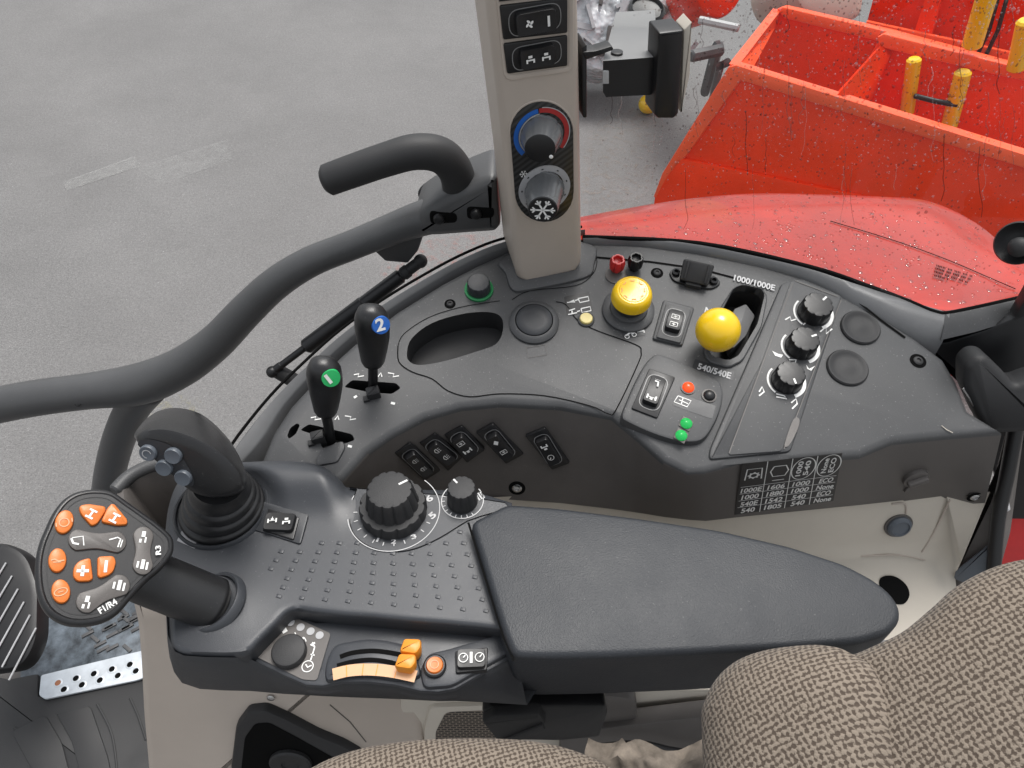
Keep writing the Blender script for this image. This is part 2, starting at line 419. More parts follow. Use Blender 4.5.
tray_px = [(407, 352), (409, 361), (420, 365), (445, 361), (475, 352), (496, 344), (503, 330), (501, 317), (488, 312), (462, 314), (432, 323), (412, 338)]
slot1 = [(300, 430), (309, 424), (352, 434), (355, 440), (344, 444), (335, 442), (332, 449), (322, 448), (318, 436)]
slot2 = [(344, 387), (352, 380), (396, 383), (401, 388), (392, 394), (368, 392)]
slot3 = [(287, 436), (290, 428), (297, 423), (300, 425), (296, 434), (289, 439)]
pto_px = [(734, 288), (742, 286), (760, 290), (764, 296), (757, 325), (738, 357), (728, 362), (712, 358), (708, 352), (716, 322)]
cb = NB()
slab(cb, CT, c2(CT.poly(tray_px), 4), -.035, .02, mi=1)
for s_ in (slot1, slot2, slot3, pto_px): slab(cb, CT, rpoly(CT.poly(s_), .003, 3), -.03 if s_ is not pto_px else -.045, .02, mi=1)
cut(body, cb)
# moulded rims and seams, part of the console
bm = NB()
band(bm, CT, ccw(c2(CT.poly(pto_px), 4)), inset(ccw(c2(CT.poly(pto_px), 4)), -.005), .0015)
o1 = rpoly(CT.poly([(732.5, 289), (741.5, 285.6), (762, 290), (767, 298), (761, 328), (742, 362), (728, 369), (708, 363), (703, 353), (711, 322)]), .004)
i1 = rpoly(CT.poly(pto_px), .003, 5)
n_ = 48
def resamp(p, n):
    p = ccw(p); L = [0]
    for i in range(len(p)): L.append(L[-1] + (V(p[(i+1) % len(p)]) - V(p[i])).length)
    o = []; j = 0
    for k in range(n):
        s_ = L[-1]*k/n
        while L[j+1] < s_: j += 1
        t = (s_ - L[j])/max(1e-9, L[j+1]-L[j]); q = V(p[j]).lerp(V(p[(j+1) % len(p)]), t); o.append((q.x, q.y))
    return o
bm.free(); bm = NB()
o1 = resamp(o1, n_); i1 = resamp(i1, n_)
k0 = min(range(n_), key=lambda k: (V(i1[k]) - V(o1[0])).length); i1 = i1[k0:] + i1[:k0]
loft(bm, [[CT.pt(x, y, -.001) for x, y in inset(o1, -.0004)], [CT.pt(x, y, .003) for x, y in o1], [CT.pt(x, y, .004) for x, y in inset(o1, .0012)], [CT.pt(x, y, .0035) for x, y in i1], [CT.pt(x, y, -.01) for x, y in i1]], 0, False, False)
obj('slot_rim', bm, M['console'], con)
# gate inside the PTO slot
bm = NB(); slab(bm, CT, rpoly(CT.poly([(736, 305), (748, 300), (757, 312), (748, 332), (735, 345), (728, 330)]), .003), -.03, -.008, .001); obj('slot_gate', bm, M['gate'], con)
seam = NB()
lid = [(398, 346), (399, 362), (412, 372), (432, 379), (448, 391), (470, 397), (500, 394), (545, 396), (590, 406), (608, 414), (616, 410), (638, 364), (641, 352), (636, 345), (600, 332), (578, 321), (566, 305), (556, 302)]
line(seam, CT, c2(CT.poly(lid), 4, False), .0013, .0006)
line(seam, CT, c2(CT.poly([(398, 346), (404, 334), (428, 318), (458, 308), (486, 303), (500, 301)]), 4, False), .0008, .0006)
line(seam, CT, c2(CT.poly([(512, 300), (530, 291), (575, 286), (592, 275), (597, 262), (594, 252)]), 4, False), .0009, .0006)
line(seam, CT, CT.poly([(591, 257), (650, 262), (700, 269), (745, 281), (775, 290)]), .0025, .0007)
line(seam, CT, CT.poly([(858, 302), (880, 320), (905, 338)]), .003, .0007)
obj('seam', seam, M['void'], con)

# raised strip with the three knobs
KH = .005
KT = Frame(CT.pt(0, 0, KH), CT.n)
bm = NB()
slab(bm, CT, rpoly(CT.poly([(781, 284), (800, 280), (842, 297), (790, 453), (708, 461), (709, 450)], 0), .006), -.002, KH - .001, .004, flare=.006)
slab(bm, CT, rpoly(CT.poly([(791, 281), (800, 280), (841, 296), (840, 303), (782, 451), (728, 455)], KH), .004), 0, KH, .0008)
obj('knob_strip', bm, M['console'], con)
bm = NB()
for a_, b_ in (((793, 283), (729, 453)), ((841, 300), (784, 449))): line(bm, KT, KT.poly([a_, b_]), .0009, .0006)
line(bm, KT, KT.poly([(795, 281), (838, 297)]), .0012, .0006)
smear = KT.poly([(793, 420), (799, 419), (798, 428), (790, 444), (785, 447), (785, 442)])
flat(bm, KT, c2(smear, 4), .0007)
obj('seam', bm, M['face'], con)
def fluted(parent, fr, r, hgt, name, label=None, nf=10, mk=0.5, mats=('black', 'white'), taper=.84, depth=.06, mkw=.09, skirt=None):
    bm = NB()
    md = lambda t, h: 1 - depth*max(0, math.cos(2*math.pi*nf*t))**3*(1 if h > hgt*.12 else .2)
    pr = []
    if skirt: pr += [(skirt[0], 0), (skirt[0], skirt[1]*.8), (skirt[0]*.96, skirt[1]), (r*1.02, skirt[1]*1.02)]
    else: pr += [(r, 0)]
    base = skirt[1] if skirt else 0
    pr += [(r, base + (hgt-base)*.08), (r*(1+taper)/2, base + (hgt-base)*.5), (r*taper, hgt*.92), (r*taper*.94, hgt*.985), (r*taper*.84, hgt)]
    lathe(bm, fr, pr, 80, 0, md)
    bmesh.ops.remove_doubles(bm, verts=bm.verts, dist=1e-7)
    c_, s_ = math.cos(mk), math.sin(mk)
    line(bm, fr, [(c_*r*taper*.45, s_*r*taper*.45), (c_*r*taper*.86, s_*r*taper*.86)], r*mkw*1.6, hgt + .0004, 1)
    return obj(name, bm, [M[mats[0]], M[mats[1]]], parent, label)
for (px, py, mk, r) in ((813, 313, .75, 17.5), (800, 347, .35, 17), (786, 381, -1.4, 17)):
    f = KT.at(px, py); k = KT.scale(px, py); rr = r*k
    for g_ in (((2.3, 2.7, .0022), (2.75, 3.3, .0022), (3.35, 3.9, .0022)), ((5.05, 5.45, .004), (5.5, 5.9, .004), (5.95, 6.35, .0035))):
        d = NB()
        for a0, a1, w in g_: line(d, f, ell(0, 0, rr*1.07, n=8, a0=a0-.03, a1=a1+.03, closed=False), w, .0006)
        obj('knob_scale', d, M['white'], con)
    fluted(con, f, rr*.90, .019, 'rotary_knob', None, 9, mk, taper=.93, depth=.10, mkw=.08)
pieces('icon', [lambda b, l=l: icon_lines(b, KT, [l], 1.5) for l in [[(785, 320), (790, 317), (791, 321), (797, 319)], [(820, 332), (826, 327), (826, 334), (832, 329)], [(803, 325), (807, 322), (811, 324)],
                   [(789, 360), (796, 360), (794, 366)], [(759, 392), (762, 387), (764, 392), (759, 396)], [(776, 394), (784, 396), (787, 399), (776, 397)], [(791, 403), (796, 399), (797, 404), (792, 409)]]], M['white'], con)
pieces('icon', [lambda b, q=q: flat(b, KT, KT.poly(q), .0006) for q in ([(772, 351), (778, 354), (783, 355), (781, 358), (775, 356)], [(806, 365), (809, 369), (815, 366), (811, 371), (807, 369)])], M['white'], con)
# two round blanking caps right of the strip
for (px, py, r) in ((860, 328, 19), (847, 368, 20)):
    f = CT.at(px, py); rr = r*CT.scale(px, py); bm = NB()
    lathe(bm, f, [(rr*1.03, -.001), (rr*1.03, .002), (rr*.97, .0035), (rr*.9, .0035), (rr*.8, .0022), (rr*.55, .0014), (rr*.3, .0018), (rr*.05, .0022)], 44); obj('blanking_cap', bm, M['rubber'], con)

# raised switch plate with warning lamps
SH = .009
ST = Frame(CT.pt(0, 0, SH), CT.n)
bm = NB(); plate = [(651, 357), (664, 355), (712, 376), (722, 386), (722, 404), (713, 426), (701, 440), (680, 441), (655, 434), (630, 423), (622, 416), (628, 398), (640, 372)]
slab(bm, CT, c2(CT.poly(plate, SH), 5), -.01, SH, .003, flare=.002); obj('switch_plate', bm, M['console'], con)
rocker(con, ST, [(649, 369), (675, 378), (657, 419), (631, 409)], [('seat', -.55), ('axle', .6)], label='black rocker switch with a white boom symbol on the raised plate', rk=(.56, .62))
def dome(parent, fr, px, py, r, m, name, label=None, hh=.7, ringm=None):
    f = fr.at(px, py); rr = r*fr.scale(px, py); bm = NB()
    lathe(bm, f, [(rr*1.25, 0), (rr*1.25, .0012), (rr*1.02, .0014)], 24, 1)
    lathe(bm, f, [(rr, .0005)] + [(rr*math.cos(t*math.pi/14), .0012 + rr*hh*math.sin(t*math.pi/14)) for t in range(1, 7)] + [(rr*.05, .0012 + rr*hh)], 24, 0)
    return obj(name, bm, [M[m], M[ringm or 'face']], parent, label)
dome(con, ST, 688, 388, 6, 'red_l', 'indicator_lamp', 'lit red indicator lamp')
dome(con, ST, 709, 396, 6, 'black', 'indicator_lamp', 'unlit black indicator lamp')
for p in ((686, 424), (681, 436)):
    f = ST.at(*p); k = ST.scale(*p); bm = NB(); slab(bm, f, rpoly([(-8*k, -2*k), (2*k, -9*k), (8*k, 2*k), (-2*k, 9*k)], .001), -.001, .0012, .0005)
    lathe(bm, f, [(6*k, .0012), (6*k, .002), (4.2*k, .004), (.2*k, .005)], 18, 1); obj('indicator_lamp', bm, [M['face'], M['green_l']], con, 'small green indicator lamp')
d = NB(); icon_lines(d, ST, [[(678, 396), (691, 401), (687, 407), (674, 402), (678, 396)], [(679, 400), (688, 404)], [(683, 398), (681, 405)]], 1.0); obj('icon', d, M['white'], con)
d = NB(); flat(d, ST, rpoly(ST.poly([(678, 394), (716, 406), (712, 419), (694, 413), (672, 405)]), .002), .0003); obj('label_patch', d, M['dim'], con)

# small rocker in its raised frame
bm = NB(); slab(bm, CT, rpoly(CT.poly([(663, 301), (694, 309), (682, 347), (652, 340)]), .003), -.001, .004, .002); obj('switch_frame', bm, M['console'], con)
rocker(con, Frame(CT.pt(0, 0, .004), CT.n), [(666, 304), (691, 311), (680, 344), (656, 338)], [('box', .45), ('box', -.35)], label='small black rocker in a raised grey frame', mf='console', rk=(.60, .56))

# round cap in the lid
f = CT.at(534, 323); k = CT.scale(534, 323); bm = NB()
lathe(bm, f, [(25*k, -.001), (25*k, .003), (22*k, .0065), (19*k, .007), (18.4*k, .004)], 48, 0, None, True, False); obj('cap_collar', bm, M['console'], con)
bm = NB(); lathe(bm, f, [(18*k, 0), (18*k, .0075), (16.5*k, .009), (10*k, .0095), (.5*k, .0097)], 48); obj('round_cap', bm, M['grey'] if False else M['dim'], con)
d = NB(); line(d, CT, CT.poly([(526, 348), (545, 345), (547, 355), (528, 358)]), .0007, .0006, closed=True); obj('tab_outline', d, M['face'], con)

# black label with two symbols and the pale yellow button
bm = NB(); flat(bm, CT, rpoly(CT.poly([(564, 297), (589, 292), (593, 311), (567, 316)]), .0015), .0005)
flat(bm, CT, CT.poly([(567, 303), (574, 300), (575, 303)]), .0009, 1)
icon_lines(bm, CT, [[(567, 303), (575, 302)], [(578, 299), (588, 297), (589, 301), (580, 303), (578, 299)], [(581, 309), (590, 307), (591, 311), (582, 313), (581, 309)], [(569, 311), (575, 309)], [(572, 311), (572, 314)], [(568, 315), (577, 313)], [(575, 301), (578, 300)], [(577, 312), (580, 311)]], 1.3, .0009, 1)
obj('label_plate', bm, [M['black'], M['white']], con)
def push(fr, px, py, r, hgt, m, name, label=None, base=1.3, bm_='console', rim=.002):
    f = fr.at(px, py); k = fr.scale(px, py)*r; bm = NB()
    lathe(bm, f, [(k*base, -.0005), (k*base, rim), (k*(base-.12), rim*1.4), (k*1.05, rim*1.2)], 36, 1)
    lathe(bm, f, [(k, 0), (k, hgt*.8), (k*.9, hgt), (k*.5, hgt*1.02), (k*.02, hgt*1.02)], 36, 0)
    return obj(name, bm, [M[m], M[bm_]], con, label)
push(CT, 586, 320, 6.5, .005, 'cream_y', 'push_button', 'small pale yellow button under the black symbol label')

# large yellow push-pull knob
f = CT.at(628, 311); k = CT.scale(628, 311); bm = NB()
lathe(bm, f, [(26*k, -.001), (26*k, .004), (24*k, .0055), (19*k, .006), (18*k, .009), (16*k, .010), (13*k, .0105)], 48); o = obj('knob_base', bm, M['console'], con)
bm = NB(); lathe(bm, f, [(14*k, .009), (14*k, .014), (17.5*k, .020), (17.5*k, .026), (15*k, .027)], 48); obj('knob_collar', bm, M['dim'], con)
bm = NB(); lathe(bm, f, [(18.5*k, .025), (19.8*k, .027), (19.6*k, .034), (18.2*k, .040), (16*k, .0425), (15.2*k, .043), (14.8*k, .0422), (13.5*k, .0422), (12.8*k, .043), (.5*k, .0432)], 64, 0,
      lambda t, h: 1 + (.05*math.cos(2*math.pi*8*t) if h > .0421 and h < .04215 else 0))
for i in range(8):
    a = 2*math.pi*i/8; line(bm, f, ell(math.cos(a)*13*k, math.sin(a)*13*k, 2.6*k, n=6, a0=a+2.2, a1=a+4.1, closed=False), .0012, .0436, 1)
obj('push_knob', bm, [M['yellow'], M['amber']], con, 'large yellow push knob with a notched star on its top')
bm = NB(); flat(bm, CT, rpoly(CT.poly([(621, 332), (644, 328), (646, 335), (624, 339)]), .001), .0005)
icon_lines(bm, CT, [[(626, 336), (630, 333), (634, 334)], [(637, 332), (644, 331), (644, 333)]], 1.8, .0009, 1)
for p in ((627, 337), (634, 335)): line(bm, CT, ell(*CT.uv(*p), 2.2*CT.scale(*p), n=10), .0009, .001, 1, True)
obj('label_plate', bm, [M['dim'], M['white']], con)

# red and black clips on the back edge
for (px, py, m, nm) in ((616, 270, 'red_p', 'red'), (634, 268, 'black', 'black')):
    f = CT.at(px, py); k = CT.scale(px, py); bm = NB()
    lathe(bm, f, [(5*k, -.001), (5*k, .004), (7.5*k, .007), (7.8*k, .017), (6.2*k, .0215), (5*k, .0215), (4.5*k, .016), (.3*k, .015)], 48, 0, lambda t, h: 1 - .16*max(0, math.cos(2*math.pi*6*t))**4)
    obj('coupling_cap', bm, M[m], con, nm + ' ribbed cap on the back edge of the console')
bm = NB(); f = CT.at(616, 275); k = CT.scale(616, 275); lathe(bm, f, [(11*k, -.001), (11*k, .001), (9*k, .0016), (.1*k, .0014)], 30); obj('cap_seat', bm, M['face'], con)
def screw(fr, r, parent, rec=True, m='steel', name='screw'):
    bm = NB()
    lathe(bm, fr, [(r*1.7, .0003), (r*1.5, .0006), (r*1.05, -.0002)], 24, 1)
    lathe(bm, fr, [(r, -.001), (r, .0012), (r*.75, .0022), (r*.5, .0023), (r*.42, .0008), (r*.02, .0008)], 24, 0)
    obj(name, bm, [M[m], M['void']], parent)
screw(CT.at(657, 273), .0045, con, m='rubber'); screw(CT.at(918, 361), .0055, con, m='rubber'); screw(CT.at(450, 304), .004, con, m='rubber')
screw(cframe(517, 488), .006, con); screw(cframe(975, 497), .0055, con)

# socket bracket with flip cover
f = CT.at(694, 279, CT.dir((672, 273), (716, 283))); k = CT.scale(694, 279); bm = NB()
slab(bm, f, rpoly([(-26*k, 0), (-20*k, -9*k), (-7*k, -11*k), (8*k, -11*k), (20*k, -8*k), (27*k, 1*k), (20*k, 8*k), (-20*k, 8*k)], .005), -.001, .003, .001)
for s_ in (-19, 19): lathe(bm, f, [(4*k, .003), (4*k, .007), (2.2*k, .008), (2*k, .004), (.1*k, .004)], 18, u=s_*k, v=0)
o = obj('socket_bracket', bm, M['black'], con)
bm = NB(); q = [(-14*k, -6*k), (14*k, -6*k), (15*k, 15*k), (-15*k, 15*k)]
slab(bm, Frame(f.pt(0, 0, .004), (f.n*.75 - f.ey*.55), f.ex), rpoly(q, .003), 0, .014, .002)
for s_ in (-10, 10): slab(bm, Frame(f.pt(0, 0, .004), (f.n*.75 - f.ey*.55), f.ex), rect(s_*k, 5*k, 2*k, 18*k), .0135, .0165, .0006)
slab(bm, f, rect(0, -9*k, 16*k, 8*k, 0, .002), .002, .008, .0015)
obj('flip_cover', bm, M['rubber'], o)

# printed lettering on the top
pieces('lettering', [lambda d: text(d, CT, '1000/1000E', (733, 281), (774, 291.5), 5.5, .0020), lambda d: text(d, CT, 'N', (704, 313), (711, 315), 6, .0007), lambda d: text(d, CT, '540/540E', (697, 369), (730, 379), 6, .0007)], M['print'], con)
bm = NB(); flat(bm, CT, rpoly(CT.poly([(695, 359), (735, 372), (732, 381), (692, 368)]), .001), .0003); obj('label_patch', bm, M['dim'], con)
ic = []
for ox, oy in ((0, 0), (-43, 43)):
    ic += [([(354+ox, 375+oy), (359+ox, 374+oy), (358+ox, 377+oy), (364+ox, 376+oy)], 1.2), ([(378+ox, 377+oy), (381+ox, 373+oy), (382+ox, 377+oy)], 1.2), ([(388+ox, 373+oy), (394+ox, 374+oy), (393+ox, 377+oy), (399+ox, 376+oy)], 1.2),
           ([(354+ox, 398+oy), (357+ox, 396+oy)], 2.6), ([(391+ox, 403+oy), (395+ox, 404+oy)], 2.6)]
pieces('icon', [lambda b, l=l, w=w: icon_lines(b, CT, [l], w) for l, w in ic], M['white'], con)
# little latches beside the lever slots
for (px, py) in ((374, 395), (319, 439)):
    f = CT.at(px, py, CT.dir((px-8, py+3), (px+8, py-1))); k = CT.scale(px, py); bm = NB()
    slab(bm, f, rect(0, 0, 13*k, 10*k, 0, .0015), -.01, .012, .002); slab(bm, f, rect(-8*k, -3*k, 6*k, 6*k), -.005, .004, .001)
    obj('slot_latch', bm, M['rubber'], con)
f = CT.at(338, 450); k = CT.scale(338, 450); bm = NB()
slab(bm, CT, rpoly(CT.poly([(316, 460), (322, 449), (343, 441), (346, 448), (338, 463), (316, 467)]), .004), -.01, .003, .0025); obj('slot_guard', bm, M['console'], con)

# green ringed rotary knob near the pillar
f = CT.at(479, 290); k = CT.scale(479, 290); bm = NB()
lathe(bm, f, [(14.5*k, -.001), (14.5*k, .0025), (12.8*k, .003), (12*k, .0025)], 40); obj('green_ring', bm, M['ring'], con)
fluted(con, f, 11.8*k, .017, 'rotary_knob', 'black knob in a green ring', 14, 2.2, ('dim', 'dim'), .95, .05)

# arched front: five small rockers
arcsw = [((417, 461), .0), ((441, 450), 0), ((464, 443), 1), ((500, 443), 1), ((548, 448), 0)]
quads = [[(394, 452), (410, 442), (441, 469), (424, 480)], [(419, 442), (435, 432), (463, 456), (448, 470)], [(444, 434), (462, 425), (485, 449), (467, 462)], [(476, 432), (493, 423), (524, 453), (506, 463)], [(525, 435), (545, 427), (570, 462), (552, 469)]]
gl = [[('lamp', .35), ('lamp', -.5)], [('lamp', .35), ('lamp', -.5)], [('axle', .4), ('box', -.45)], [('box', .4), ('dia', -.45)], [('gauge', .4), ('tractor', -.45)]]
for ((px, py), t), g, quad in zip(arcsw, gl, quads):
    rocker(con, cframe(px, py), quad, g, tilt=.6+.6*t, rk=(.60, .66), glyw=1.05, h0=.002)

# printed speed table on the front face
lc = [(742, 463), (842, 452), (833, 500), (734, 514)]
tf = plane3(chit(742, 470)[0], chit(838, 460)[0], chit(785, 505)[0])
off = max((chit(x, y)[0] - tf.o).dot(tf.n) for x in range(742, 840, 8) for y in (466, 475, 485, 495, 503, 510)
          if (y < 514 - (x-734)*.14) and y > 464 - (x-742)*.11)
tf = Frame(tf.o + tf.n*(off - .0004), tf.n, tf.ex)
bm = NB(); flat(bm, tf, tf.poly(lc), .0012)
def T(u, v):  # table coordinates 0..1
    a = V(lc[0]).lerp(V(lc[1]), u); c_ = V(lc[3]).lerp(V(lc[2]), u); q = a.lerp(c_, v); return (q.x, q.y)
ROW = [.46, .595, .73, .86]
for v in ROW: icon_lines(bm, tf, [[T(0.02, v), T(.98, v)]], .8, .0016, 1)
for u in (.255, .505, .755): icon_lines(bm, tf, [[T(u, 0.0), T(u, 1)]], .9, .0016, 1)
cells = [['1000E', '1606', '1000', 'ECO'], ['1000', '1880', '1000', 'None'], ['540E', '1542', '540', 'ECO'], ['540', '1805', '540', 'None']]
VB = [.575, .71, .845, .975]
for r_, row in enumerate(cells):
    for c_, s_ in enumerate(row):
        w = .036*len(s_)+.03; u0 = c_*.25 + .13 - w/2; text(bm, tf, s_, T(u0, VB[r_]), T(u0 + w, VB[r_]), 4.1, .0017, 1, .06)
icon_lines(bm, tf, [[T(.05, .33), T(.06, .12), T(.21, .12), T(.215, .33)]], 1.4, .0016, 1)
g0 = tf.uv(*T(.135, .25)); kk = tf.scale(*T(.13, .25)); line(bm, tf, ell(*g0, 4*kk, n=20), 2*kk, .0017, 1, True)
for i in range(8): a = i*math.pi/4; flat(bm, tf, rect(g0[0]+5.2*kk*math.cos(a), g0[1]+5.2*kk*math.sin(a), 2*kk, 2*kk, a), .0017, 1)
icon_lines(bm, tf, [[T(.33, .12), T(.45, .12), T(.48, .22), T(.45, .32), T(.33, .32), T(.30, .22), T(.33, .12)], [T(.33, .40), T(.45, .40)]], 1.4, .0016, 1)
for uc, t1, t2 in ((.63, '1000', '540'), (.885, 'None', 'ECO')):
    line(bm, tf, tf.poly([T(uc + .115*math.cos(q)+.018*math.sin(q), .225 - .215*math.sin(q)) for q in [2*math.pi*i/36 for i in range(36)]]), 1.1*kk, .0017, 1, True)
    for s_, off in ((t1, -.02), (t2, .055)):
        text(bm, tf, s_, T(uc + off - .005, .37), T(uc + off + .012, .07), 4.6, .0018, 1)
obj('speed_table', bm, [M['black'], M['white']], con, 'black and white table of engine speeds printed on the front face')
# twist lock
f = cframe(915, 477); k = f.scale(915, 477); bm = NB()
lathe(bm, f, [(13*k, -.001), (12.5*k, .004), (11*k, .005), (.2*k, .005)], 32); slab(bm, f, rect(0, 0, 20*k, 7*k, .6, .002), .004, .011, .002); slab(bm, f, rect(2*k, -16*k, 4*k, 14*k, .1), -.001, .003, .001)
obj('twist_lock', bm, M['face'], con)
bm = NB()
p = [chit(x, y)[0] + V((0, -.0006, .0012)) for x, y in ((941, 426), (946, 430), (952, 433))]; tube(bm, p, .0005, 6); obj('straw', bm, M['cream'], con)

# ------------------------------------------------------------------ levers standing in the console
def lever(px0, head, name, label, oval, om, digit, dsz, cat='lever', stem=.0055):
    base = CT.hit(*px0, -.01)
    t = thing(name, label, cat, base, 'hydraulic levers in the console slots')
    yy = base.y - .002
    c_ = [UY(x, y, yy - .006*i) for i, (x, y) in enumerate(head)]
    bm = NB(); tube(bm, catm([base, base.lerp(c_[0], .55), c_[0], c_[1]], 5, False), stem, 14); obj('stem', bm, M['black'], t)
    k = (c_[1]-CAM).dot(FWD)/FO
    # head: stack of rounded rings along the axis
    ax = (c_[-1] - c_[0]); L = ax.length; ax.normalize(); x_ = V((1, 0, 0)); x_ = (x_ - ax*x_.dot(ax)).normalized(); y_ = ax.cross(x_)
    prof = [(-.02, .4), (0, .62), (.08, .74), (.3, .86), (.5, .96), (.68, 1.0), (.82, .96), (.92, .78), (.98, .5), (1.0, .2)]
    rs = []
    for s_, r_ in prof:
        cc = c_[0] + ax*L*s_ + x_*(.0015*math.sin(s_*3)); rr = 17.2*k*r_
        rs.append([cc + x_*math.copysign(abs(math.cos(a))**.8, math.cos(a))*rr + y_*math.copysign(abs(math.sin(a))**.8, math.sin(a))*rr*.9 for a in [2*math.pi*i/28 for i in range(28)]])
    loft(bm2 := NB(), rs); bm2.normal_update(); B = BVHTree.FromBMesh(bm2); obj('lever_head', bm2, M['grip'], t, sm=80)
    r = ray(*oval).normalized(); loc, n, i, d = B.ray_cast(CAM, r)
    if n.dot(r) > 0: n = -n
    n = (n*.6 - r*.4).normalized()
    f = Frame(loc, n); f = Frame(loc, n, f.hit(oval[0]+10, oval[1]) - loc); bm = NB()
    lathe(bm, Frame(f.pt(0, 0, -.003), n, f.ex), [(9*k, 0), (9*k, .0036), (8.6*k, .0046), (.2*k, .0052)], 30, 0)
    text(bm, f, digit, (oval[0]-dsz[0], oval[1]+dsz[1]), (oval[0]+dsz[0]*.75, oval[1]+dsz[1]*.6), dsz[1]*2, .0026, 1)
    obj('number_disc', bm, [M[om], M['white']], t)
    return t
lever((331, 442), [(326, 411), (325, 385), (322, 361)], 'control_lever', 'shorter black lever with a green disc numbered 1 in the slot nearest the joystick', (331, 378), 'green', '1', (1.6, 5))
lever((373, 392), [(373, 362), (373, 335), (370, 308)], 'control_lever', 'black lever with a blue disc numbered 2, behind the green numbered one', (381, 325), 'blue', '2', (5, 6))

t = thing('ball_lever', 'lever with glossy yellow ball knob in the slot between the white lettering', 'lever', CT.hit(737, 335, -.03), None)
cb_ = CT.hit(724, 336, .034)
bm = NB(); blob(bm, D(718, 330, (cb_-CAM).dot(FWD)), *[V(v)*22.3*(cb_-CAM).dot(FWD)/FO for v in ((1, 0, 0), (0, 1, 0), (0, 0, 1))], nu=48, nv=32); obj('ball_knob', bm, M['yellow'], t, sm=180)
bm = NB(); tube(bm, [CT.hit(738, 330, -.03), D(720, 331, (cb_-CAM).dot(FWD))], .006, 14); obj('stem', bm, M['black'], t)
# ------------------------------------------------------------------ ARMREST with its control panel
arm = thing('operator_console', 'long slate grey arm console with padded rear half and studded front half with dials', 'armrest', U(520, 600, -.07))
cols = [((165, 535), (168, 636)), ((166.5, 520), (170, 646)), ((169, 505), (175, 652)), ((176, 486), (184, 656)), ((190, 472), (205, 657.5)), ((220, 464), (232, 658)), ((248, 462), (249, 655)),
        ((275, 461), (262, 642)), ((302, 462), (278, 626)), ((322, 466), (292, 613)), ((334, 474), (318, 615)), ((342, 482), (345, 618)), ((350, 488), (372, 620)), ((385, 489), (412, 624)), ((430, 490), (450, 627)), ((472, 492), (482, 630)), ((512, 503), (509, 634))]
A_ = catm([V(c[0]) for c in cols], 4, False); B_ = catm([V(c[1]) for c in cols], 4, False)
outl = [tuple(p) for p in A_] + [tuple(p) for p in reversed(B_)]
def segd(x, y, poly, closed=True):
    best = 1e9; p = V((x, y))
    for i in range(len(poly) - (0 if closed else 1)):
        a = V(poly[i]); b = V(poly[(i+1) % len(poly)]); d = b - a; L = d.length_squared
        t = 0 if L < 1e-9 else max(0, min(1, (p-a).dot(d)/L)); best = min(best, (a + d*t - p).length)
    return best
def sstep(a, b, x): t = max(0, min(1, (x-a)/(b-a))); return t*t*(3-2*t)
edge_d = [p for p in outl]
def hgt(x, y):
    h = .020*math.exp(-(max(0, y-470)/34)**2)*sstep(170, 235, x)*(1 - sstep(318, 352, x - .25*(y-470)))
    d0 = math.hypot((x-222)/52, (y-508)/44); h *= sstep(.75, 1.25, d0)
    h += .006*math.exp(-(((x-212)/48)**2 + ((y-606)/38)**2))*sstep(0, 1, math.hypot((x-214)/34, (y-604)/26))     # low collar round the joystick
    d = segd(x, y, outl[:len(A_)] + outl[len(A_):], True) if x < 470 else min(segd(x, y, outl[:len(A_)], False), segd(x, y, outl[len(A_):], False))
    if d < 7: h -= .007*(1 - d/7)**2
    return h
vs_ = [0, .012, .03, .055, .085] + [.085 + .83*i/22 for i in range(1, 22)] + [.915, .945, .97, .988, 1]
bm = NB(); rows = []
for v in vs_:
    r = []
    for a, b in zip(A_, B_):
        q = a.lerp(b, v); r.append(U(q.x, q.y, hgt(q.x, q.y)))
    rows.append(r)
rs = [ring(bm, r) for r in rows]
for a, b in zip(rs, rs[1:]): bridge(bm, a, b, 0, False)
bm.normal_update(); PB = BVHTree.FromBMesh(bm)
# sides of the panel
lowz = lambda p: V((p.x, p.y, -.03))
back = [lowz(p) for p in rows[0]]; bridge(bm, ring(bm, back), rs[0], 1, False)
frl = [lowz(p) for p in rows[-1]]; k_ = len(frl)
bridge(bm, rs[-1], ring(bm, frl), 1, False)
left = [r[0] for r in rs]; bridge(bm, left, ring(bm, [lowz(v.co) for v in left]), 1, False)
def phit(px, py):
    r = ray(px, py).normalized(); loc, n, i, d = PB.ray_cast(CAM, r)
    if loc is None: raise Exception('panel %s %s' % (px, py))
    return loc, (n if n.dot(r) < 0 else -n)
def pframe(px, py, flatn=False):
    a, n = phit(px, py); n = V((0, 0, 1)) if flatn else n; f = Frame(a, n); return Frame(a, n, f.hit(px+10, py) - a)
# grip studs moulded into the panel
for i in range(11):
    for j in range(8):
        u = (i-2)/8; v = j/7
        x = (1-v)*(325 + 135*u) + v*(302 + 184*u); y = (1-v)*(534 - 2*u) + v*(598 + 13*u)
        if i < 2 and (j < 2 or x < 270): continue
        if ((x-398)/60)**2 + ((y-512)/36)**2 < 1 or (u < .15 and j == 0): continue
        f = pframe(x, y); k = f.scale(x, y); slab(bm, f, rect(0, 0, 5.2*k, 3.6*k, -.25), -.001, .0009, .0003)
obj('control_panel', bm, [M['panel'], M['dim']], arm, sm=50)

# shelf with the sliders
SZ = -.022; SF = Frame((0, .26, SZ), (0, 0, 1))
shelf = [(247, 658), (291, 613), (315, 622), (338, 622), (400, 624), (450, 628), (509, 633), (517, 655), (480, 675), (455, 689), (438, 692), (420, 691), (395, 685), (368, 682), (342, 682), (322, 686), (306, 685), (285, 676)]
bm = NB(); slab(bm, SF, SF.poly(shelf), -.02, 0, .002)
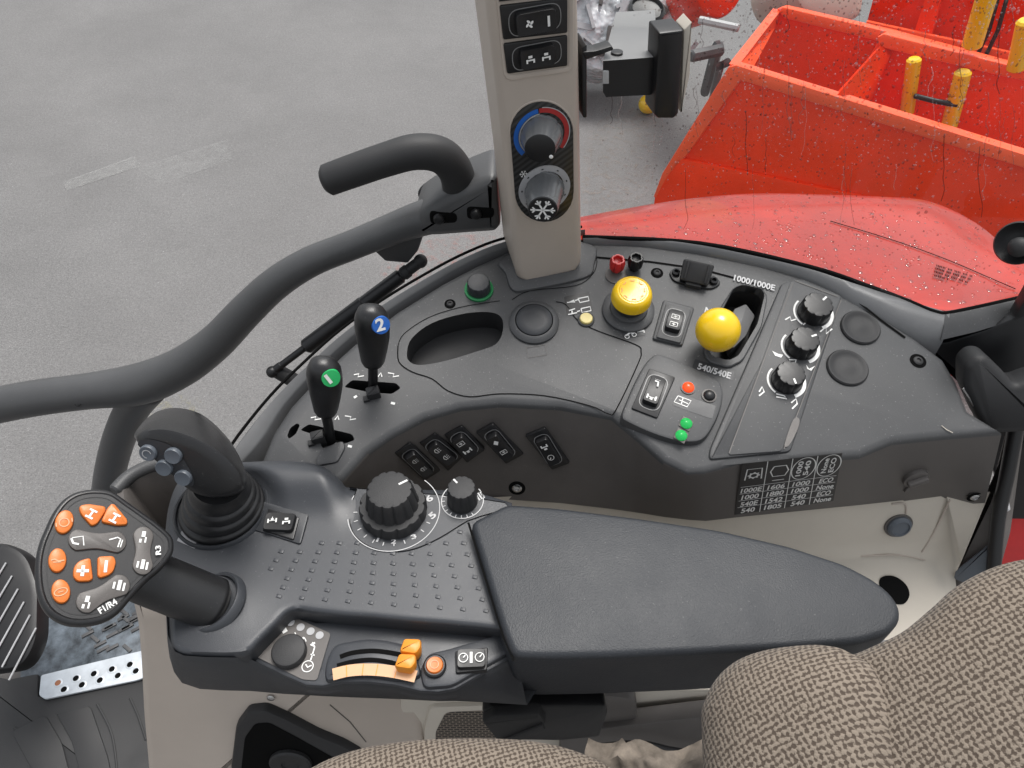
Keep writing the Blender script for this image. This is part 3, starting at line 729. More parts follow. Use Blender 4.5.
# arched hump under the sliders
hp = [(334, 648), (352, 642), (372, 640), (395, 643), (410, 649), (418, 662), (420, 678), (398, 682), (370, 678), (345, 679), (328, 683), (326, 668)]
slab(bm, SF, c2(SF.poly(hp), 4), -.002, .006, .005)
hp2 = [(424, 690), (420, 672), (428, 655), (450, 650), (500, 635), (514, 652), (478, 673), (452, 688)]
slab(bm, SF, rpoly(SF.poly(hp2), .006), -.002, .005, .003)
obj('control_shelf', bm, M['panel'], arm)
S2 = Frame(SF.pt(0, 0, .006), SF.n); S3 = Frame(SF.pt(0, 0, .005), SF.n)
# skirt round the front and the left end, leaning inwards
tp = [((164, 535), 0), ((166, 600), 0), ((168, 636), 0), ((175, 652), 0), ((184, 656), 0), ((205, 657.5), 0), ((232, 658), 0), ((247, 658), -.012), ((285, 676), -.022), ((306, 685), -.022), ((322, 686), -.022), ((342, 682), -.022), ((368, 682), -.022), ((395, 685), -.022), ((420, 691), -.022), ((438, 692), -.022), ((455, 689), -.022), ((480, 675), -.022), ((517, 655), -.022)]
bt = [(166, 570), (168, 630), (170, 658), (174, 672), (182, 683), (200, 689), (225, 690.5), (250, 691), (285, 694), (306, 695), (322, 696), (342, 697), (368, 698), (395, 699), (420, 700), (438, 701), (455, 701), (480, 702), (527, 705)]
bm = NB(); r0 = [U(p[0], p[1]-.5, z-.002) for p, z in tp]; r3 = [U(*q, -.064) for q in bt]
r1 = [a.lerp(b, .12) + V((0, -.0025, 0)) for a, b in zip(r0, r3)]; r2 = [a.lerp(b, .9) + V((0, -.001, .0)) for a, b in zip(r0, r3)]
loft(bm, [r0, r1, r2, r3, [p + V((.02, .03, -.004)) for p in r3]], 0, False, False, closed=False); obj('skirt', bm, M['dim'], arm, sm=60)

# padded half
pad = [(470, 521), (507, 502), (560, 506), (640, 516), (720, 528), (790, 544), (845, 562), (874, 577), (892, 591), (902, 606), (902, 620), (890, 633), (860, 642), (790, 647), (700, 652), (600, 656), (545, 657), (513, 656), (503, 632)]
PFR = Frame((0, .3, .018), (0, 0, 1))
uv = resamp(rpoly(PFR.poly(pad), .0075, 6), 170); bm = NB()
rs = [[PFR.pt(x, y, -.106) for x, y in inset(uv, .010)], [PFR.pt(x, y, -.100) for x, y in inset(uv, .004)], [PFR.pt(x, y, -.09) for x, y in inset(uv, .002)], [PFR.pt(x, y, -.022) for x, y in uv]]
for t in range(0, 8):
    a = t/7*math.pi/2; rs.append([PFR.pt(x, y, -.0080 + .0072*math.sin(a)) for x, y in inset(uv, .0065*(1-math.cos(a)))])
last = inset(uv, .0065); cx_ = sum(p[0] for p in last)/len(last); cy_ = sum(p[1] for p in last)/len(last)
for s_, h_ in ((.96, -.0006), (.85, .0), (.6, .0006), (.3, .0009), (.05, .001)): rs.append([PFR.pt(cx_ + (x-cx_)*s_, cy_ + (y-cy_)*s_, h_) for x, y in last])
loft(bm, rs); obj('armrest_pad', bm, M['pad'], arm, sm=80)
bm = NB(); line(bm, PFR, PFR.poly([(468, 519), (503, 633), (514, 658)]), .0022, -.0062); obj('seam', bm, M['void'], arm)

# big dial, small dial
f = pframe(394, 511, True); k = f.scale(395, 517)
dd = NB()
line(dd, f, ell(0, 0, 46*k, n=60, a0=2.75, a1=7.2, closed=False), .0008, .0012)
for i in range(12):
    a = 3.2 + i*.27; line(dd, f, [(math.cos(a)*36.5*k, math.sin(a)*36.5*k), (math.cos(a)*40.5*k, math.sin(a)*40.5*k)], .0009, .0012)
text(dd, f, '5', (432, 520), (437, 516), 6, .0012); text(dd, f, '6', (428, 503), (434, 500), 6, .0012); text(dd, f, '2', (391, 544), (396, 544), 4, .0012); text(dd, f, '1', (376, 542), (378, 542.5), 4, .0012); text(dd, f, '3', (412, 540), (417, 538), 4, .0012)
obj('dial_scale', dd, M['print'], arm)
pl = [(357, 490), (360, 489), (505, 503), (468, 521), (440, 538), (415, 549), (393, 552), (372, 548), (356, 537), (350, 522), (352, 505)]
bm = NB(); ff = Frame(f.o, f.n); slab(bm, ff, c2(ff.poly(pl), 4), -.004, .0006); line(bm, ff, c2(ff.poly(pl), 4), .0007, .0010, 1, True); obj('dial_plate', bm, [M['panel'], M['void']], arm)
fluted(arm, f, 26*k, .039, 'dial', 'large fluted dial with a wide ribbed collar', 14, .55, ('rubber', 'white'), .87, .075, .05, skirt=(33.5*k, .014))
f = pframe(462.5, 501, True); k = f.scale(462, 505); dd = NB()
line(dd, f, ell(0, 0, 21*k, n=40, a0=2.4, a1=7.0, closed=False), .0009, .0012)
for i in range(9): a = 2.9 + i*.3; line(dd, f, [(math.cos(a)*17.5*k, math.sin(a)*17.5*k), (math.cos(a)*20.5*k, math.sin(a)*20.5*k)], .0009, .0012)
text(dd, f, 'III', (479, 501), (485, 498), 7, .0012); obj('dial_scale', dd, M['print'], arm)
fluted(arm, f, 15.5*k, .025, 'dial', 'small fluted dial beside the armrest pad', 12, 2.3, ('rubber', 'white'), .90, .07, .07)

# rocker behind the stick
bm = NB(); f = pframe(277, 523); slab(bm, f, rpoly(f.poly([(263, 502), (309, 515), (301, 545), (243, 527)]), .003), -.008, .0022, .0008); obj('switch_recess', bm, M['dim'], arm)
rocker(arm, Frame(f.o + f.n*.0015, f.n, f.ex), [(263, 531), (269, 509), (300, 518), (294, 541)], [('axle', -.45), ('tractor', .5)], grot=-math.pi/2+.15, rk=(.78, .86), tilt=.2, glyw=.75, label='black rocker switch with two white axle symbols beside the rear stick')
f = pframe(188, 540); bm = NB(); flat(bm, f, rpoly(f.poly([(182, 531), (198, 537), (195, 549), (177, 541)]), .001), .0006); obj('sticker', bm, M['silver'], arm)

# numbered selector plate at the front corner
bm = NB(); flat(bm, SF, rpoly(SF.poly([(254, 656), (291, 616), (331, 634), (317, 681), (303, 680)]), .003), .0012); sp = obj('selector_plate', bm, M['black'] if False else M['face'], arm)
f = SF.at(290, 653, h=.001); k = SF.scale(290, 653); bm = NB(); lathe(bm, f, [(17*k, 0), (17*k, .006), (16*k, .0075), (14.5*k, .008), (.2*k, .0082)], 40); obj('selector_dial', bm, M['rubber'], arm)
bm = NB()
for p in ((291, 623), (301, 628), (311, 632), (320, 636)): flat(bm, SF, ell(*SF.uv(*p), 4*SF.scale(*p), n=16), .0018, 0)
for p, s_ in (((286, 628), '1'), ((296, 634), '2'), ((305, 638), '3'), ((315, 643), '4')): text(bm, SF, s_, (p[0]+2, p[1]+4), (p[0]-.5, p[1]-1), 5, .0018, 1)
line(bm, SF, ell(*SF.uv(308, 667), 5.5*k, n=20), .0008, .0018, 1, True); icon_lines(bm, SF, [[(306, 665), (308, 668), (312, 666)], [(311, 661), (313, 655)], [(313, 655), (315, 648)], [(311, 655), (315, 656)]], 1.3, .0018, 1)
obj('selector_marks', bm, [M['silver'], M['white']], arm)
# sliders
bm = NB()
line(bm, S2, c2(S2.poly([(340, 657), (352, 653), (370, 651), (385, 652), (402, 655)]), 4, False), .0042, .0004)
line(bm, S2, c2(S2.poly([(337, 666), (352, 662), (370, 660), (388, 662), (402, 666)]), 4, False), .0042, .0004); obj('slider_slot', bm, M['void'], arm)
bm = NB(); cl = c2(S2.poly([(333, 675), (350, 671), (370, 670), (392, 672), (416, 677)]), 6, False); line(bm, S2, cl, .0105, .0012)
for i in (5, 10, 14, 19):
    a, b = V(cl[i]), V(cl[i+1]); d = (b-a).normalized(); q = V((-d.y, d.x))*.005; line(bm, S2, [a+q, a-q], .0008, .0016, 1)
obj('slider_scale', bm, [M['pale'], M['amber']], arm)
for (px, py) in ((412, 652), (407, 667)):
    f = S2.at(px, py, S2.dir((px-5, py), (px+5, py+1))); k = S2.scale(px, py); bm = NB()
    pr = rpoly([(-10*k, -7*k), (7*k, -8*k), (11*k, 0), (9*k, 8*k), (-8*k, 7*k)], .003)
    slab(bm, f, pr, -.003, .015, .003, flare=-.001)
    obj('slider', bm, M['amber'], arm)
f = S3.at(435, 667); k = S3.scale(435, 667); bm = NB(); lathe(bm, f, [(11.5*k, -.001), (11.5*k, .003), (10*k, .0042), (8.8*k, .0042)], 32, 1, None, True, False)
lathe(bm, f, [(8.6*k, 0), (8.6*k, .0045), (7.6*k, .0058), (4*k, .0055), (.2*k, .0055)], 32, 0); line(bm, f, ell(0, 0, 4*k, n=18), .0007, .0062, 2, True); obj('push_button', bm, [M['orange'], M['black'], M['pale']], arm, 'round orange push button on the front edge')
rocker(arm, S3, [(456, 674), (455, 652), (488, 648), (487, 671)], [('gauge', -.55), ('bar', 0), ('gauge', .6)], grot=-math.pi/2, rk=(.84, .88), tilt=.1, label='black rocker switch with two gauge symbols on the front edge', h0=.001)

# ------------------------------------------------------------------ loader joystick (thumb shaped) in its boot
f0 = pframe(222, 509, True); k = f0.scale(222, 509)
js = thing('thumb_joystick', 'thick black thumb shaped joystick with four grey buttons, in a ribbed rubber boot', 'joystick', f0.o)
bm = NB(); lathe(bm, f0, [(47*k, -.004), (46.5*k, .003), (45*k, .005), (43.5*k, .004), (43*k, -.004)], 56, 0, None, False, False); obj('boot_ring', bm, M['panel'], js)
neck = D(219, 482, .705)
ax = (neck - f0.o); L = ax.length
bm = NB(); rs = []
for t, r in ((0, 41), (.10, 41.5), (.17, 39.5), (.19, 34.5), (.22, 35), (.24, 38), (.36, 37), (.42, 35), (.44, 30), (.47, 30.5), (.49, 33.5), (.6, 32.5), (.66, 30.5), (.68, 26), (.71, 26.5), (.73, 29), (.84, 27.5), (.9, 25), (1.0, 24)):
    c_ = f0.o + ax*t*(1 if t else 1); n_ = f0.n.lerp(ax.normalized(), t*.8).normalized(); fr = Frame(c_, n_)
    rs.append([fr.pt(math.cos(a)*r*k, math.sin(a)*r*k, 0) for a in [2*math.pi*i/48 for i in range(48)]])
loft(bm, rs); obj('rubber_boot', bm, M['grip'], js, sm=60)
# grip: face outline and back outline, both lying on real tilted planes
face = [(136, 437), (146, 430), (163, 428), (182, 432), (202, 440), (220, 451), (234, 464), (242, 477), (243, 488), (232, 495), (213, 498), (194, 493), (178, 481), (163, 467), (150, 455), (140, 446)]
bck = [(136, 431), (148, 414), (163, 407), (180, 406), (201, 412), (220, 427), (235, 445), (244, 462), (248, 476), (245, 488), (232, 492), (212, 490), (192, 478), (172, 462), (155, 447), (142, 438)]
FJ = plane3(D(136, 437, .655), D(243, 478, .665), D(200, 496, .675))
BJ = [D(x, y, .715) for x, y in bck]
fa = catm([FJ.hit(x, y) for x, y in face], 3); bk = catm(BJ, 3); n = len(fa)
def cen(r): return sum(r, V((0, 0, 0)))/len(r)
cf, cbk = cen(fa), cen(bk); mid = [a.lerp(b, .5) for a, b in zip(fa, bk)]; cm = cen(mid)
rs = [[cf.lerp(p, .55) + FJ.n*.0035 for p in fa], [cf.lerp(p, .86) + FJ.n*.003 for p in fa], [cf.lerp(p, .97) + FJ.n*.0008 for p in fa], [cf.lerp(p, 1.0).lerp(q, .06) for p, q in zip(fa, bk)],
      [a.lerp(b, .35) + ((a.lerp(b, .35)) - cm)*.03 for a, b in zip(fa, bk)], [a.lerp(b, .75) for a, b in zip(fa, bk)], [cbk.lerp(p, .95) for p in bk], [cbk.lerp(p, .7) - FJ.n*.006 for p in bk]]
loft(bm := NB(), rs); obj('grip', bm, M['grip'], js, sm=50)
bm = NB(); flat(bm, FJ, c2(FJ.poly([(140, 441), (150, 437), (172, 443), (184, 455), (195, 474), (194, 484), (182, 478), (160, 460), (146, 449)]), 4), .0040); obj('button_field', bm, M['dim'], js)
for i, p in enumerate(((149, 452), (174, 455), (165, 467), (184, 477))):
    f = FJ.at(p[0], p[1], h=.0038); k2 = FJ.scale(*p); bm = NB(); r = 8.6*k2
    lathe(bm, f, [(r, -.0015), (r, .0025), (r*.9, .0038), (r*.4, .0034), (.02*r, .0034)], 28)
    if i == 0: line(bm, f, ell(0, 0, r*.5, n=14, a0=.5, a1=5, closed=False), .0009, .0042, 1)
    obj('thumb_button', bm, [M['grey'], M['silver']], js)

# ------------------------------------------------------------------ multifunction joystick
Z = lambda x, y: (25 + x/4.8, 480 + y/4.8)
mj = thing('multifunction_joystick', 'large paddle shaped black joystick covered with orange and black buttons, leaning left of the armrest', 'joystick', U(215, 606, 0))
hd = D(105, 560, .60); vd = ray(105, 560).normalized()
JF = Frame(hd, (-vd + UPV*.30 + RT*.10).normalized())
out = [(330, 40), (420, 52), (500, 105), (575, 158), (640, 205), (702, 262), (716, 310), (706, 360), (655, 425), (590, 480), (520, 555), (450, 635), (390, 672), (330, 690), (260, 697), (190, 688), (125, 655), (85, 610), (60, 550), (48, 470), (50, 380), (68, 300), (95, 235), (130, 160), (180, 95), (245, 55)]
o2 = ccw(c2(JF.poly([Z(*p) for p in out]), 4))
bm = NB()
rs = []
for ins, h in ((.030, -.034), (.016, -.033), (.007, -.028), (.002, -.018), (.0, -.009), (0, -.003), (.0008, -.001), (.0022, 0), (.0035, .0002), (.0045, -.0008)):
    rs.append([JF.pt(x, y, h) for x, y in (inset(o2, ins) if ins < .006 else [((x*(1-ins/.062) + ins/.062*.0), (y*(1-ins/.062))) for x, y in o2])])
loft(bm, rs); obj('head', bm, M['grip'], mj, sm=50)
bm = NB(); i2 = inset(o2, .0048); flat(bm, JF, i2, -.0002); line(bm, JF, inset(o2, .0078), .0006, .0002, 1, True)
obj('button_plate', bm, [M['black'], M['rubber']], mj)
def jbtn(polypx, m, hh=.0032, lab=None, gl=None, bev=.0018, smooth=True, nm='joystick_button'):
    p = JF.poly([Z(*q) for q in polypx]); p = c2(p, 5) if smooth else rpoly(p, .003)
    bm = NB(); slab(bm, JF, p, -.001, hh, bev)
    for g in gl or []:
        kind, (zx, zy), s_, rot = g; q = Z(zx, zy); o = JF.hit(*q, hh)
        e = JF.hit(q[0]+10*math.cos(rot), q[1]+10*math.sin(rot), hh) - o; fr = Frame(o, JF.n, e); glyph(bm, fr, kind, 0, 0, s_/4.8*JF.scale(*q), lambda y: .0005, 1)
    return obj(nm, bm, [M[m], M['white'], M['pale']], mj, lab)
def zel(cx, cy, a, b, rot=0, n=10): return [(cx + a*math.cos(t)*math.cos(rot) - b*math.sin(t)*math.sin(rot), cy + a*math.cos(t)*math.sin(rot) + b*math.sin(t)*math.cos(rot)) for t in [2*math.pi*i/n for i in range(n)]]
def tint(o): o.data.materials[1] = M['pale']; return o
tint(jbtn(zel(188, 204, 44, 58, .35), 'orange', gl=[('ringarrow', (188, 204), 34, .3)]))
tint(jbtn(zel(155, 388, 44, 58, .12), 'orange', gl=[('wave', (157, 388), 30, 0)]))
tint(jbtn(zel(172, 537, 46, 58, -.12), 'orange', gl=[('oval', (172, 537), 34, 0)]))
jbtn([(256, 128), (300, 117), (384, 130), (388, 150), (346, 215), (318, 225), (264, 165)], 'orange', gl=[('I', (318, 163), 24, .45)], smooth=False, lab='left half of the paired orange kite shaped buttons')
jbtn([(392, 140), (414, 117), (430, 120), (492, 195), (490, 218), (440, 222), (362, 205)], 'orange', gl=[('I', (430, 183), 24, .45)], smooth=False, lab='right half of the paired orange kite shaped buttons')
jbtn([(255, 392), (314, 374), (326, 478), (308, 489), (250, 491), (229, 468), (231, 425)], 'orange', gl=[('plus', (277, 436), 30, 0)], smooth=False, lab='orange button with a white plus sign')
jbtn([(346, 370), (424, 366), (438, 395), (425, 442), (400, 462), (358, 474), (346, 462)], 'orange', gl=[('bar', (388, 415), 30, 0)], smooth=False, lab='orange button with a white minus bar')
def dumb(a, b, r, g1, g2, lab):
    ax_, ay_ = b[0]-a[0], b[1]-a[1]; L = math.hypot(ax_, ay_); t = math.atan2(ay_, ax_); pts = []
    for i in range(9): q = t + math.pi/2 + math.pi*i/8; pts.append((a[0] + r*math.cos(q), a[1] + r*math.sin(q)))
    nx, ny = math.sin(t), -math.cos(t)
    pts.append((a[0] + ax_*.5 + nx*r*.75, a[1] + ay_*.5 + ny*r*.75))
    for i in range(9): q = t - math.pi/2 + math.pi*i/8; pts.append((b[0] + r*math.cos(q), b[1] + r*math.sin(q)))
    pts.append((a[0] + ax_*.5 - nx*r*.75, a[1] + ay_*.5 - ny*r*.75))
    jbtn(pts, 'face', .0022, lab, [(g1, a, r*.62, .1), (g2, b, r*.62, .1)], bev=.0012)
    for c_ in (a, b):
        pass
dumb((256, 290), (436, 300), 50, 'bucket', 'arm', None); dumb((567, 275), (564, 408), 49, 'valve', 'valve2', None); dumb((295, 588), (452, 508), 52, 'valve', 'valve2', None)
pieces('lettering', [lambda b: text(b, JF, 'F1/R4', Z(362, 643), Z(446, 592), 6, .0005), lambda b: text(b, JF, 'R3', Z(650, 362), Z(648, 318), 5.2, .0028)], M['white'], mj)
b0 = U(214, 604, -.002); h0_ = JF.pt(*JF.uv(150, 563), -.042)
bm = NB(); pts = catm([b0, b0.lerp(h0_, .3), b0.lerp(h0_, .65), h0_, JF.pt(*JF.uv(126, 552), -.037)], 5, False)
rr = [.0242 - .001*(i/20) for i in range(len(pts))]
tube(bm, pts, rr, 32, flat_=.92); obj('stem', bm, M['grip'], mj, sm=60)
f = Frame(b0 + V((0, 0, .004)), (h0_ - b0).normalized() + V((0, 0, 1.2))); bm = NB()
lathe(bm, f, [(.0305, -.006), (.0295, .001), (.0275, .003), (.0255, .002), (.0248, -.006)], 48, 0, None, False, False); obj('stem_collar', bm, M['panel'], mj)
# ------------------------------------------------------------------ beige pillar
pa, pb = CT.hit(512, 285), CT.hit(582, 272)
ed = V((pb.x-pa.x, pb.y-pa.y, 0)).normalized(); PF = Frame(pa, V((ed.y, -ed.x, 0)), ed)
if PF.n.y > 0: PF = Frame(pa, -PF.n, ed)
pil = thing('cab_pillar', 'upright beige cab pillar carrying a black climate panel and two black rocker switches', 'pillar', CT.hit(548, 285))
bm = NB(); po = [(479, -75), (578, -75), (581, 100), (583, 262), (580, 272), (524, 285), (517, 279), (507, 175), (486, 0)]
uv = ccw(PF.poly(po)); uv = resamp(rpoly(uv, .016, 6), 70)
rs = [[PF.pt(x, y, -.075) for x, y in uv], [PF.pt(x, y, -.012) for x, y in uv]]
for t in range(1, 8): a = t/7*math.pi/2; rs.append([PF.pt(x, y, -.010 + .010*math.sin(a)) for x, y in inset(uv, .008*(1-math.cos(a)))])
loft(bm, rs); obj('pillar_cover', bm, M['beige'], pil, sm=60)
bm = NB(); slab(bm, CT, c2(CT.poly([(505, 274), (500, 262), (540, 240), (592, 246), (594, 266), (585, 279), (530, 291), (512, 291)]), 4), -.005, .004, .003); obj('pillar_foot', bm, M['console'], pil)
# recessed frame round the switches
bm = NB(); fr_o = resamp(rpoly(PF.poly([(493, -40), (573, -48), (573, 66), (570, 71), (509, 80), (504, 76)]), .004), 60); fr_i = resamp(rpoly(PF.poly([(497, -36), (569, -43), (569, 65), (567, 67), (511, 75), (507, 73)]), .003), 60)
loft(bm, [[PF.pt(x, y, -.001) for x, y in inset(fr_o, -.001)], [PF.pt(x, y, .0012) for x, y in fr_o], [PF.pt(x, y, .0014) for x, y in inset(fr_o, .001)], [PF.pt(x, y, .0004) for x, y in fr_i]], 0, False, False)
obj('panel_rim', bm, M['beige'], pil)
rocker(pil, PF, [(503, 39), (499, 5), (567, -3), (567, 32)], [('fan', -.35), ('bar', .6)], grot=-math.pi/2, rk=(.66, .60), tilt=1, label='black rocker switch with a fan symbol and a white bar', glyw=.8)
rocker(pil, PF, [(507, 73), (503, 43), (567, 34.5), (567, 65)], [('tractor', -.45), ('tractor', .45)], grot=-math.pi/2, rk=(.66, .56), tilt=.5, label='black rocker switch with two white tractor symbols', glyw=.8)
bm = NB(); slab(bm, PF, PF.poly([(495, -32), (567, -40), (567, -7), (499, 1)]), -.002, .0025, .001); obj('switch_blank', bm, M['black'], pil)
# climate panel (striped black)
def stad(k):
    p = []
    for i in range(15): a = math.pi - math.pi*i/14; p.append((541.5 + 31.5*k*math.cos(a), 132 - 31*k*math.sin(a)))
    for i in range(15): a = -math.pi*i/14; p.append((544 + 29.5*k*math.cos(a), 191 - 30.5*k*math.sin(a)))
    return p
cm = bpy.data.materials.new('striped_climate_panel'); cm.use_nodes = True; nt = cm.node_tree; tcn = nt.nodes.new('ShaderNodeTexCoord'); wv = nt.nodes.new('ShaderNodeTexWave'); mp = nt.nodes.new('ShaderNodeMapping')
mp.inputs['Rotation'].default_value = (0, R(35), 0); wv.bands_direction = 'Z'; wv.inputs['Scale'].default_value = 55; wv.inputs['Distortion'].default_value = .6; nt.links.new(tcn.outputs['Object'], mp.inputs[0]); nt.links.new(mp.outputs[0], wv.inputs[0])
cr = nt.nodes.new('ShaderNodeMapRange'); cr.inputs[3].default_value = .006; cr.inputs[4].default_value = .035; nt.links.new(wv.outputs['Fac'], cr.inputs[0]); nt.links.new(cr.outputs[0], nt.nodes['Principled BSDF'].inputs['Base Color']); nt.nodes['Principled BSDF'].inputs['Roughness'].default_value = .35
bm = NB(); slab(bm, PF, PF.poly(stad(1.0)), -.002, .0016, .0008); obj('climate_panel', bm, cm, pil)
bm = NB(); so_ = resamp(PF.poly(stad(1.06)), 60); si_ = resamp(PF.poly(stad(1.0)), 60); loft(bm, [[PF.pt(x, y, .0001) for x, y in so_], [PF.pt(x, y, .0010) for x, y in inset(so_, .0008)], [PF.pt(x, y, .0008) for x, y in si_]], 0, False, False); obj('panel_rim', bm, M['beige'], pil)
def climate(cx, cy, ro, ri, tipx, tipy, rb, rt, tipm):
    f = PF.at(cx, cy); k = PF.scale(cx, cy); bm = NB()
    fk = Frame(f.o, V((-.06, -1, 0)), f.ex)
    if tipm:
        for a0, a1, mi in ((-2.35, -4.55, 0), (-4.60, -6.95, 1)):
            band(bm, f, ell(0, 0, ro*k, n=30, a0=a0, a1=a1, closed=False), ell(0, 0, ri*k*1.08, n=30, a0=a0, a1=a1, closed=False), .0021, mi)
        for fc in list(bm.faces):
            if fc.calc_area() > 4e-5: bm.faces.remove(fc)
        line(bm, f, ell(0, 0, ri*k*1.03, n=40, a0=-2.3, a1=-4.6, closed=False), .0014, .0023, 2); line(bm, f, ell(0, 0, (ro+.6)*k, n=40, a0=-4.7, a1=-6.9, closed=False), .0010, .0023, 2)
        obj('temperature_ring', bm, [M['blue'], M['red_print'], M['silver']], pil)
    else:
        lathe(bm, f, [(ro*k, .0015), (ro*k, .0028), (ri*k, .0028), (ri*k, .0015)], 48, 0, None, False, False)
        for i in range(7): a = 2.4 - i*.7 + 1.4; flat(bm, f, ell(math.cos(a)*(ro+ri)/2*k, math.sin(a)*(ro+ri)/2*k, .0008, .0014, a, 8), .0032, 1)
        obj('fan_ring', bm, [M['silver'], M['black']], pil)
    # find the length that puts the tip where it is
    hh = min((i*.001 for i in range(10, 70)), key=lambda h: abs((lambda d: FO*(d.dot(-UPV))/d.dot(FWD)+384)(fk.pt(0, 0, h)-CAM) - tipy))
    bm = NB(); nf = 9; md = lambda t, h: 1 - .05*max(0, math.cos(2*math.pi*nf*t))**4*(1 if h < hh*.97 else 0)
    k2 = PF.scale(cx, cy, hh)
    lathe(bm, fk, [(rb*k*1.06, .002), (rb*k*1.06, .004), (rb*k, .0045), (rb*k*.98, .010), (rt*k2*1.12, hh*.78), (rt*k2*1.02, hh*.97)], 64, 0, md, True, False)
    lathe(bm, fk, [(rt*k2*1.02, hh*.97), (rt*k2*.96, hh*.995), (.05*rt*k2, hh)], 40, 1)
    if tipm: blob(bm, fk.pt(rt*k2*.75, -rt*k2*.55, hh), fk.ex*.0022, fk.ey*.0022, fk.n*.001, 2, 12, 6)
    else: glyph(bm, fk, 'snow', 0, 0, rt*k2*.85, lambda y: hh + .0006, 2)
    obj('climate_knob', bm, [M['knobside'], M['black'], M['white']], pil, 'upper temperature knob ringed in blue and red' if tipm else 'lower fan knob with a white snowflake on its end')
climate(541, 134, 28.5, 22, 541, 149, 21, 15.5, True); climate(544, 188, 26.5, 20, 547, 210, 19.5, 15, False)
bm = NB()
for p, g in (((523, 173), 'snow'), ((561, 172), 'fan')):
    f = PF.at(*p); glyph(bm, f, g, 0, 0, 4*PF.scale(*p), lambda y: .0021, 0)
obj('icon', bm, M['white'], pil)

# ------------------------------------------------------------------ device bracket on the pillar
br = thing('device_bracket', 'black swivel bracket arm with upright holder plate fixed to the beige pillar', 'bracket', PF.hit(592, 60, .0))
BF = Frame(PF.hit(592, 60, -.004), PF.n, PF.ex)
def vs(name, px, h0, h1, b, m, r=.002, lab=None):
    bm = NB(); slab(bm, BF, rpoly(BF.poly(px, h1), r), h0, h1, b); return obj(name, bm, M[m], br, lab)
vs('mount_strip', [(582, 48), (587, 44), (587, 118), (583, 118)], -.03, -.002, .001, 'black')
vs('strap', [(583, 52), (596, 51), (612, 46), (614, 50), (598, 56), (586, 60)], -.014, .0, .001, 'black')
bm = NB(); fa_ = [(603, 61), (657, 57), (656, 92), (650, 95), (606, 97), (603, 92)]; ba_ = [(616, 12), (655, 10), (655, 36), (650, 38), (620, 40), (616, 36)]
q_ = [BF.hit(x, y, .005) for x, y in fa_]; w_ = [BF.hit(x, y, -.11) for x, y in ba_]
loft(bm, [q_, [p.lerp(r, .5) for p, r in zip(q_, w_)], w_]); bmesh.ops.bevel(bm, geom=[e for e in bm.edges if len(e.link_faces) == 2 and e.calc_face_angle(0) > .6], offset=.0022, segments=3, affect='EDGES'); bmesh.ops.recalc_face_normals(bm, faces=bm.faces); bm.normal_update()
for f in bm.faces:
    if f.normal.z > .35: f.material_index = 1  # upward faces coloured paler, as if lit from above
obj('arm', bm, [M['black'], M['highlight']], br)
vs('arm_clip', [(603, 71), (609, 71), (609, 84), (603, 84)], .004, .0065, .0005, 'grime', .001)
pl_ = vs('holder_plate', [(659, 33), (684, 30), (679, 114), (674, 119), (658, 119), (654, 115)], -.012, .016, .003, 'black', .002)
vs('holder_liner', [(684, 30), (692, 22), (690, 75), (681, 113)], -.016, .006, .001, 'cream', .001, 'pale edge behind the holder plate')
f = Frame(BF.hit(646, 12, -.125), V((.1, -.35, 1)), PF.ex); k = f.scale(640, 22)*.85; bm = NB()
lathe(bm, f, [(20*k, -.012), (22*k, -.004), (22*k, .004), (19*k, .007), (17*k, .003), (5*k, .002), (.2*k, .002)], 40); obj('swivel_ring', bm, M['black'], br)
for p in ((618, 55), (634, 18)):
    f = Frame(D(p[0], p[1], (BF.hit(618, 56, -.01)-CAM).dot(FWD)), V((0, 0, 1))); 
    if p[0] == 618: bm = NB(); lathe(bm, Frame(BF.hit(618, 58.5, .003) + V((0, .012, 0)), V((0, 0, 1))), [(.006, -.002), (.006, .0016), (.005, .002), (.0002, .002)], 20); obj('rivet', bm, M['black'], br)

# ------------------------------------------------------------------ side window frame (grey tube), hinge and handle
win = thing('window_frame', 'thick grey tubular frame of the open side window with an upright grab handle at its hinge', 'window frame', UY(468, 240, .80))
ctr = [(-40, 413, 20, .73), (30, 399, 20, .735), (90, 391, 20, .74), (140, 384, 23, .745), (180, 368, 21.5, .75), (215, 343, 19.5, .755), (245, 312, 18.5, .76), (275, 284, 17.5, .765), (310, 262, 16.5, .77), (350, 246, 16, .775), (390, 230, 17, .78), (420, 219, 19, .783), (450, 211, 21, .788), (478, 206, 21, .79)]
P_ = [UY(x, y, Y) for x, y, r, Y in ctr]; Rr = [r*.92*((p-CAM).dot(FWD))/FO for (x, y, r, Y), p in zip(ctr, P_)]
pp = catm(P_, 5, False); rr_ = [q.x for q in catm([V((r, 0, 0)) for r in Rr], 5, False)]
bm = NB(); tube(bm, pp, rr_, 28); obj('frame_tube', bm, M['tube'], win, sm=60)
ctr = [(150, 388, 17, .748), (133, 408, 15, .75), (120, 436, 15, .752), (111, 468, 15, .755), (105, 505, 15, .757), (98, 560, 15, .76)]
P_ = [UY(x, y, Y) for x, y, r, Y in ctr]; bm = NB(); tube(bm, catm(P_, 5, False), 15.5*(P_[2]-CAM).dot(FWD)/FO, 24); obj('lower_tube', bm, M['tube'], win, sm=60)
ctr = [(328, 180, 17.5, .755), (350, 172, 18, .757), (385, 160, 18.5, .762), (415, 152, 19.5, .768), (440, 155, 20, .775), (455, 170, 19.5, .782), (460, 192, 19, .787), (461, 212, 20, .79)]
P_ = [UY(x, y, Y) for x, y, r, Y in ctr]; Rr = [r*.9*((p-CAM).dot(FWD))/FO for (x, y, r, Y), p in zip(ctr, P_)]
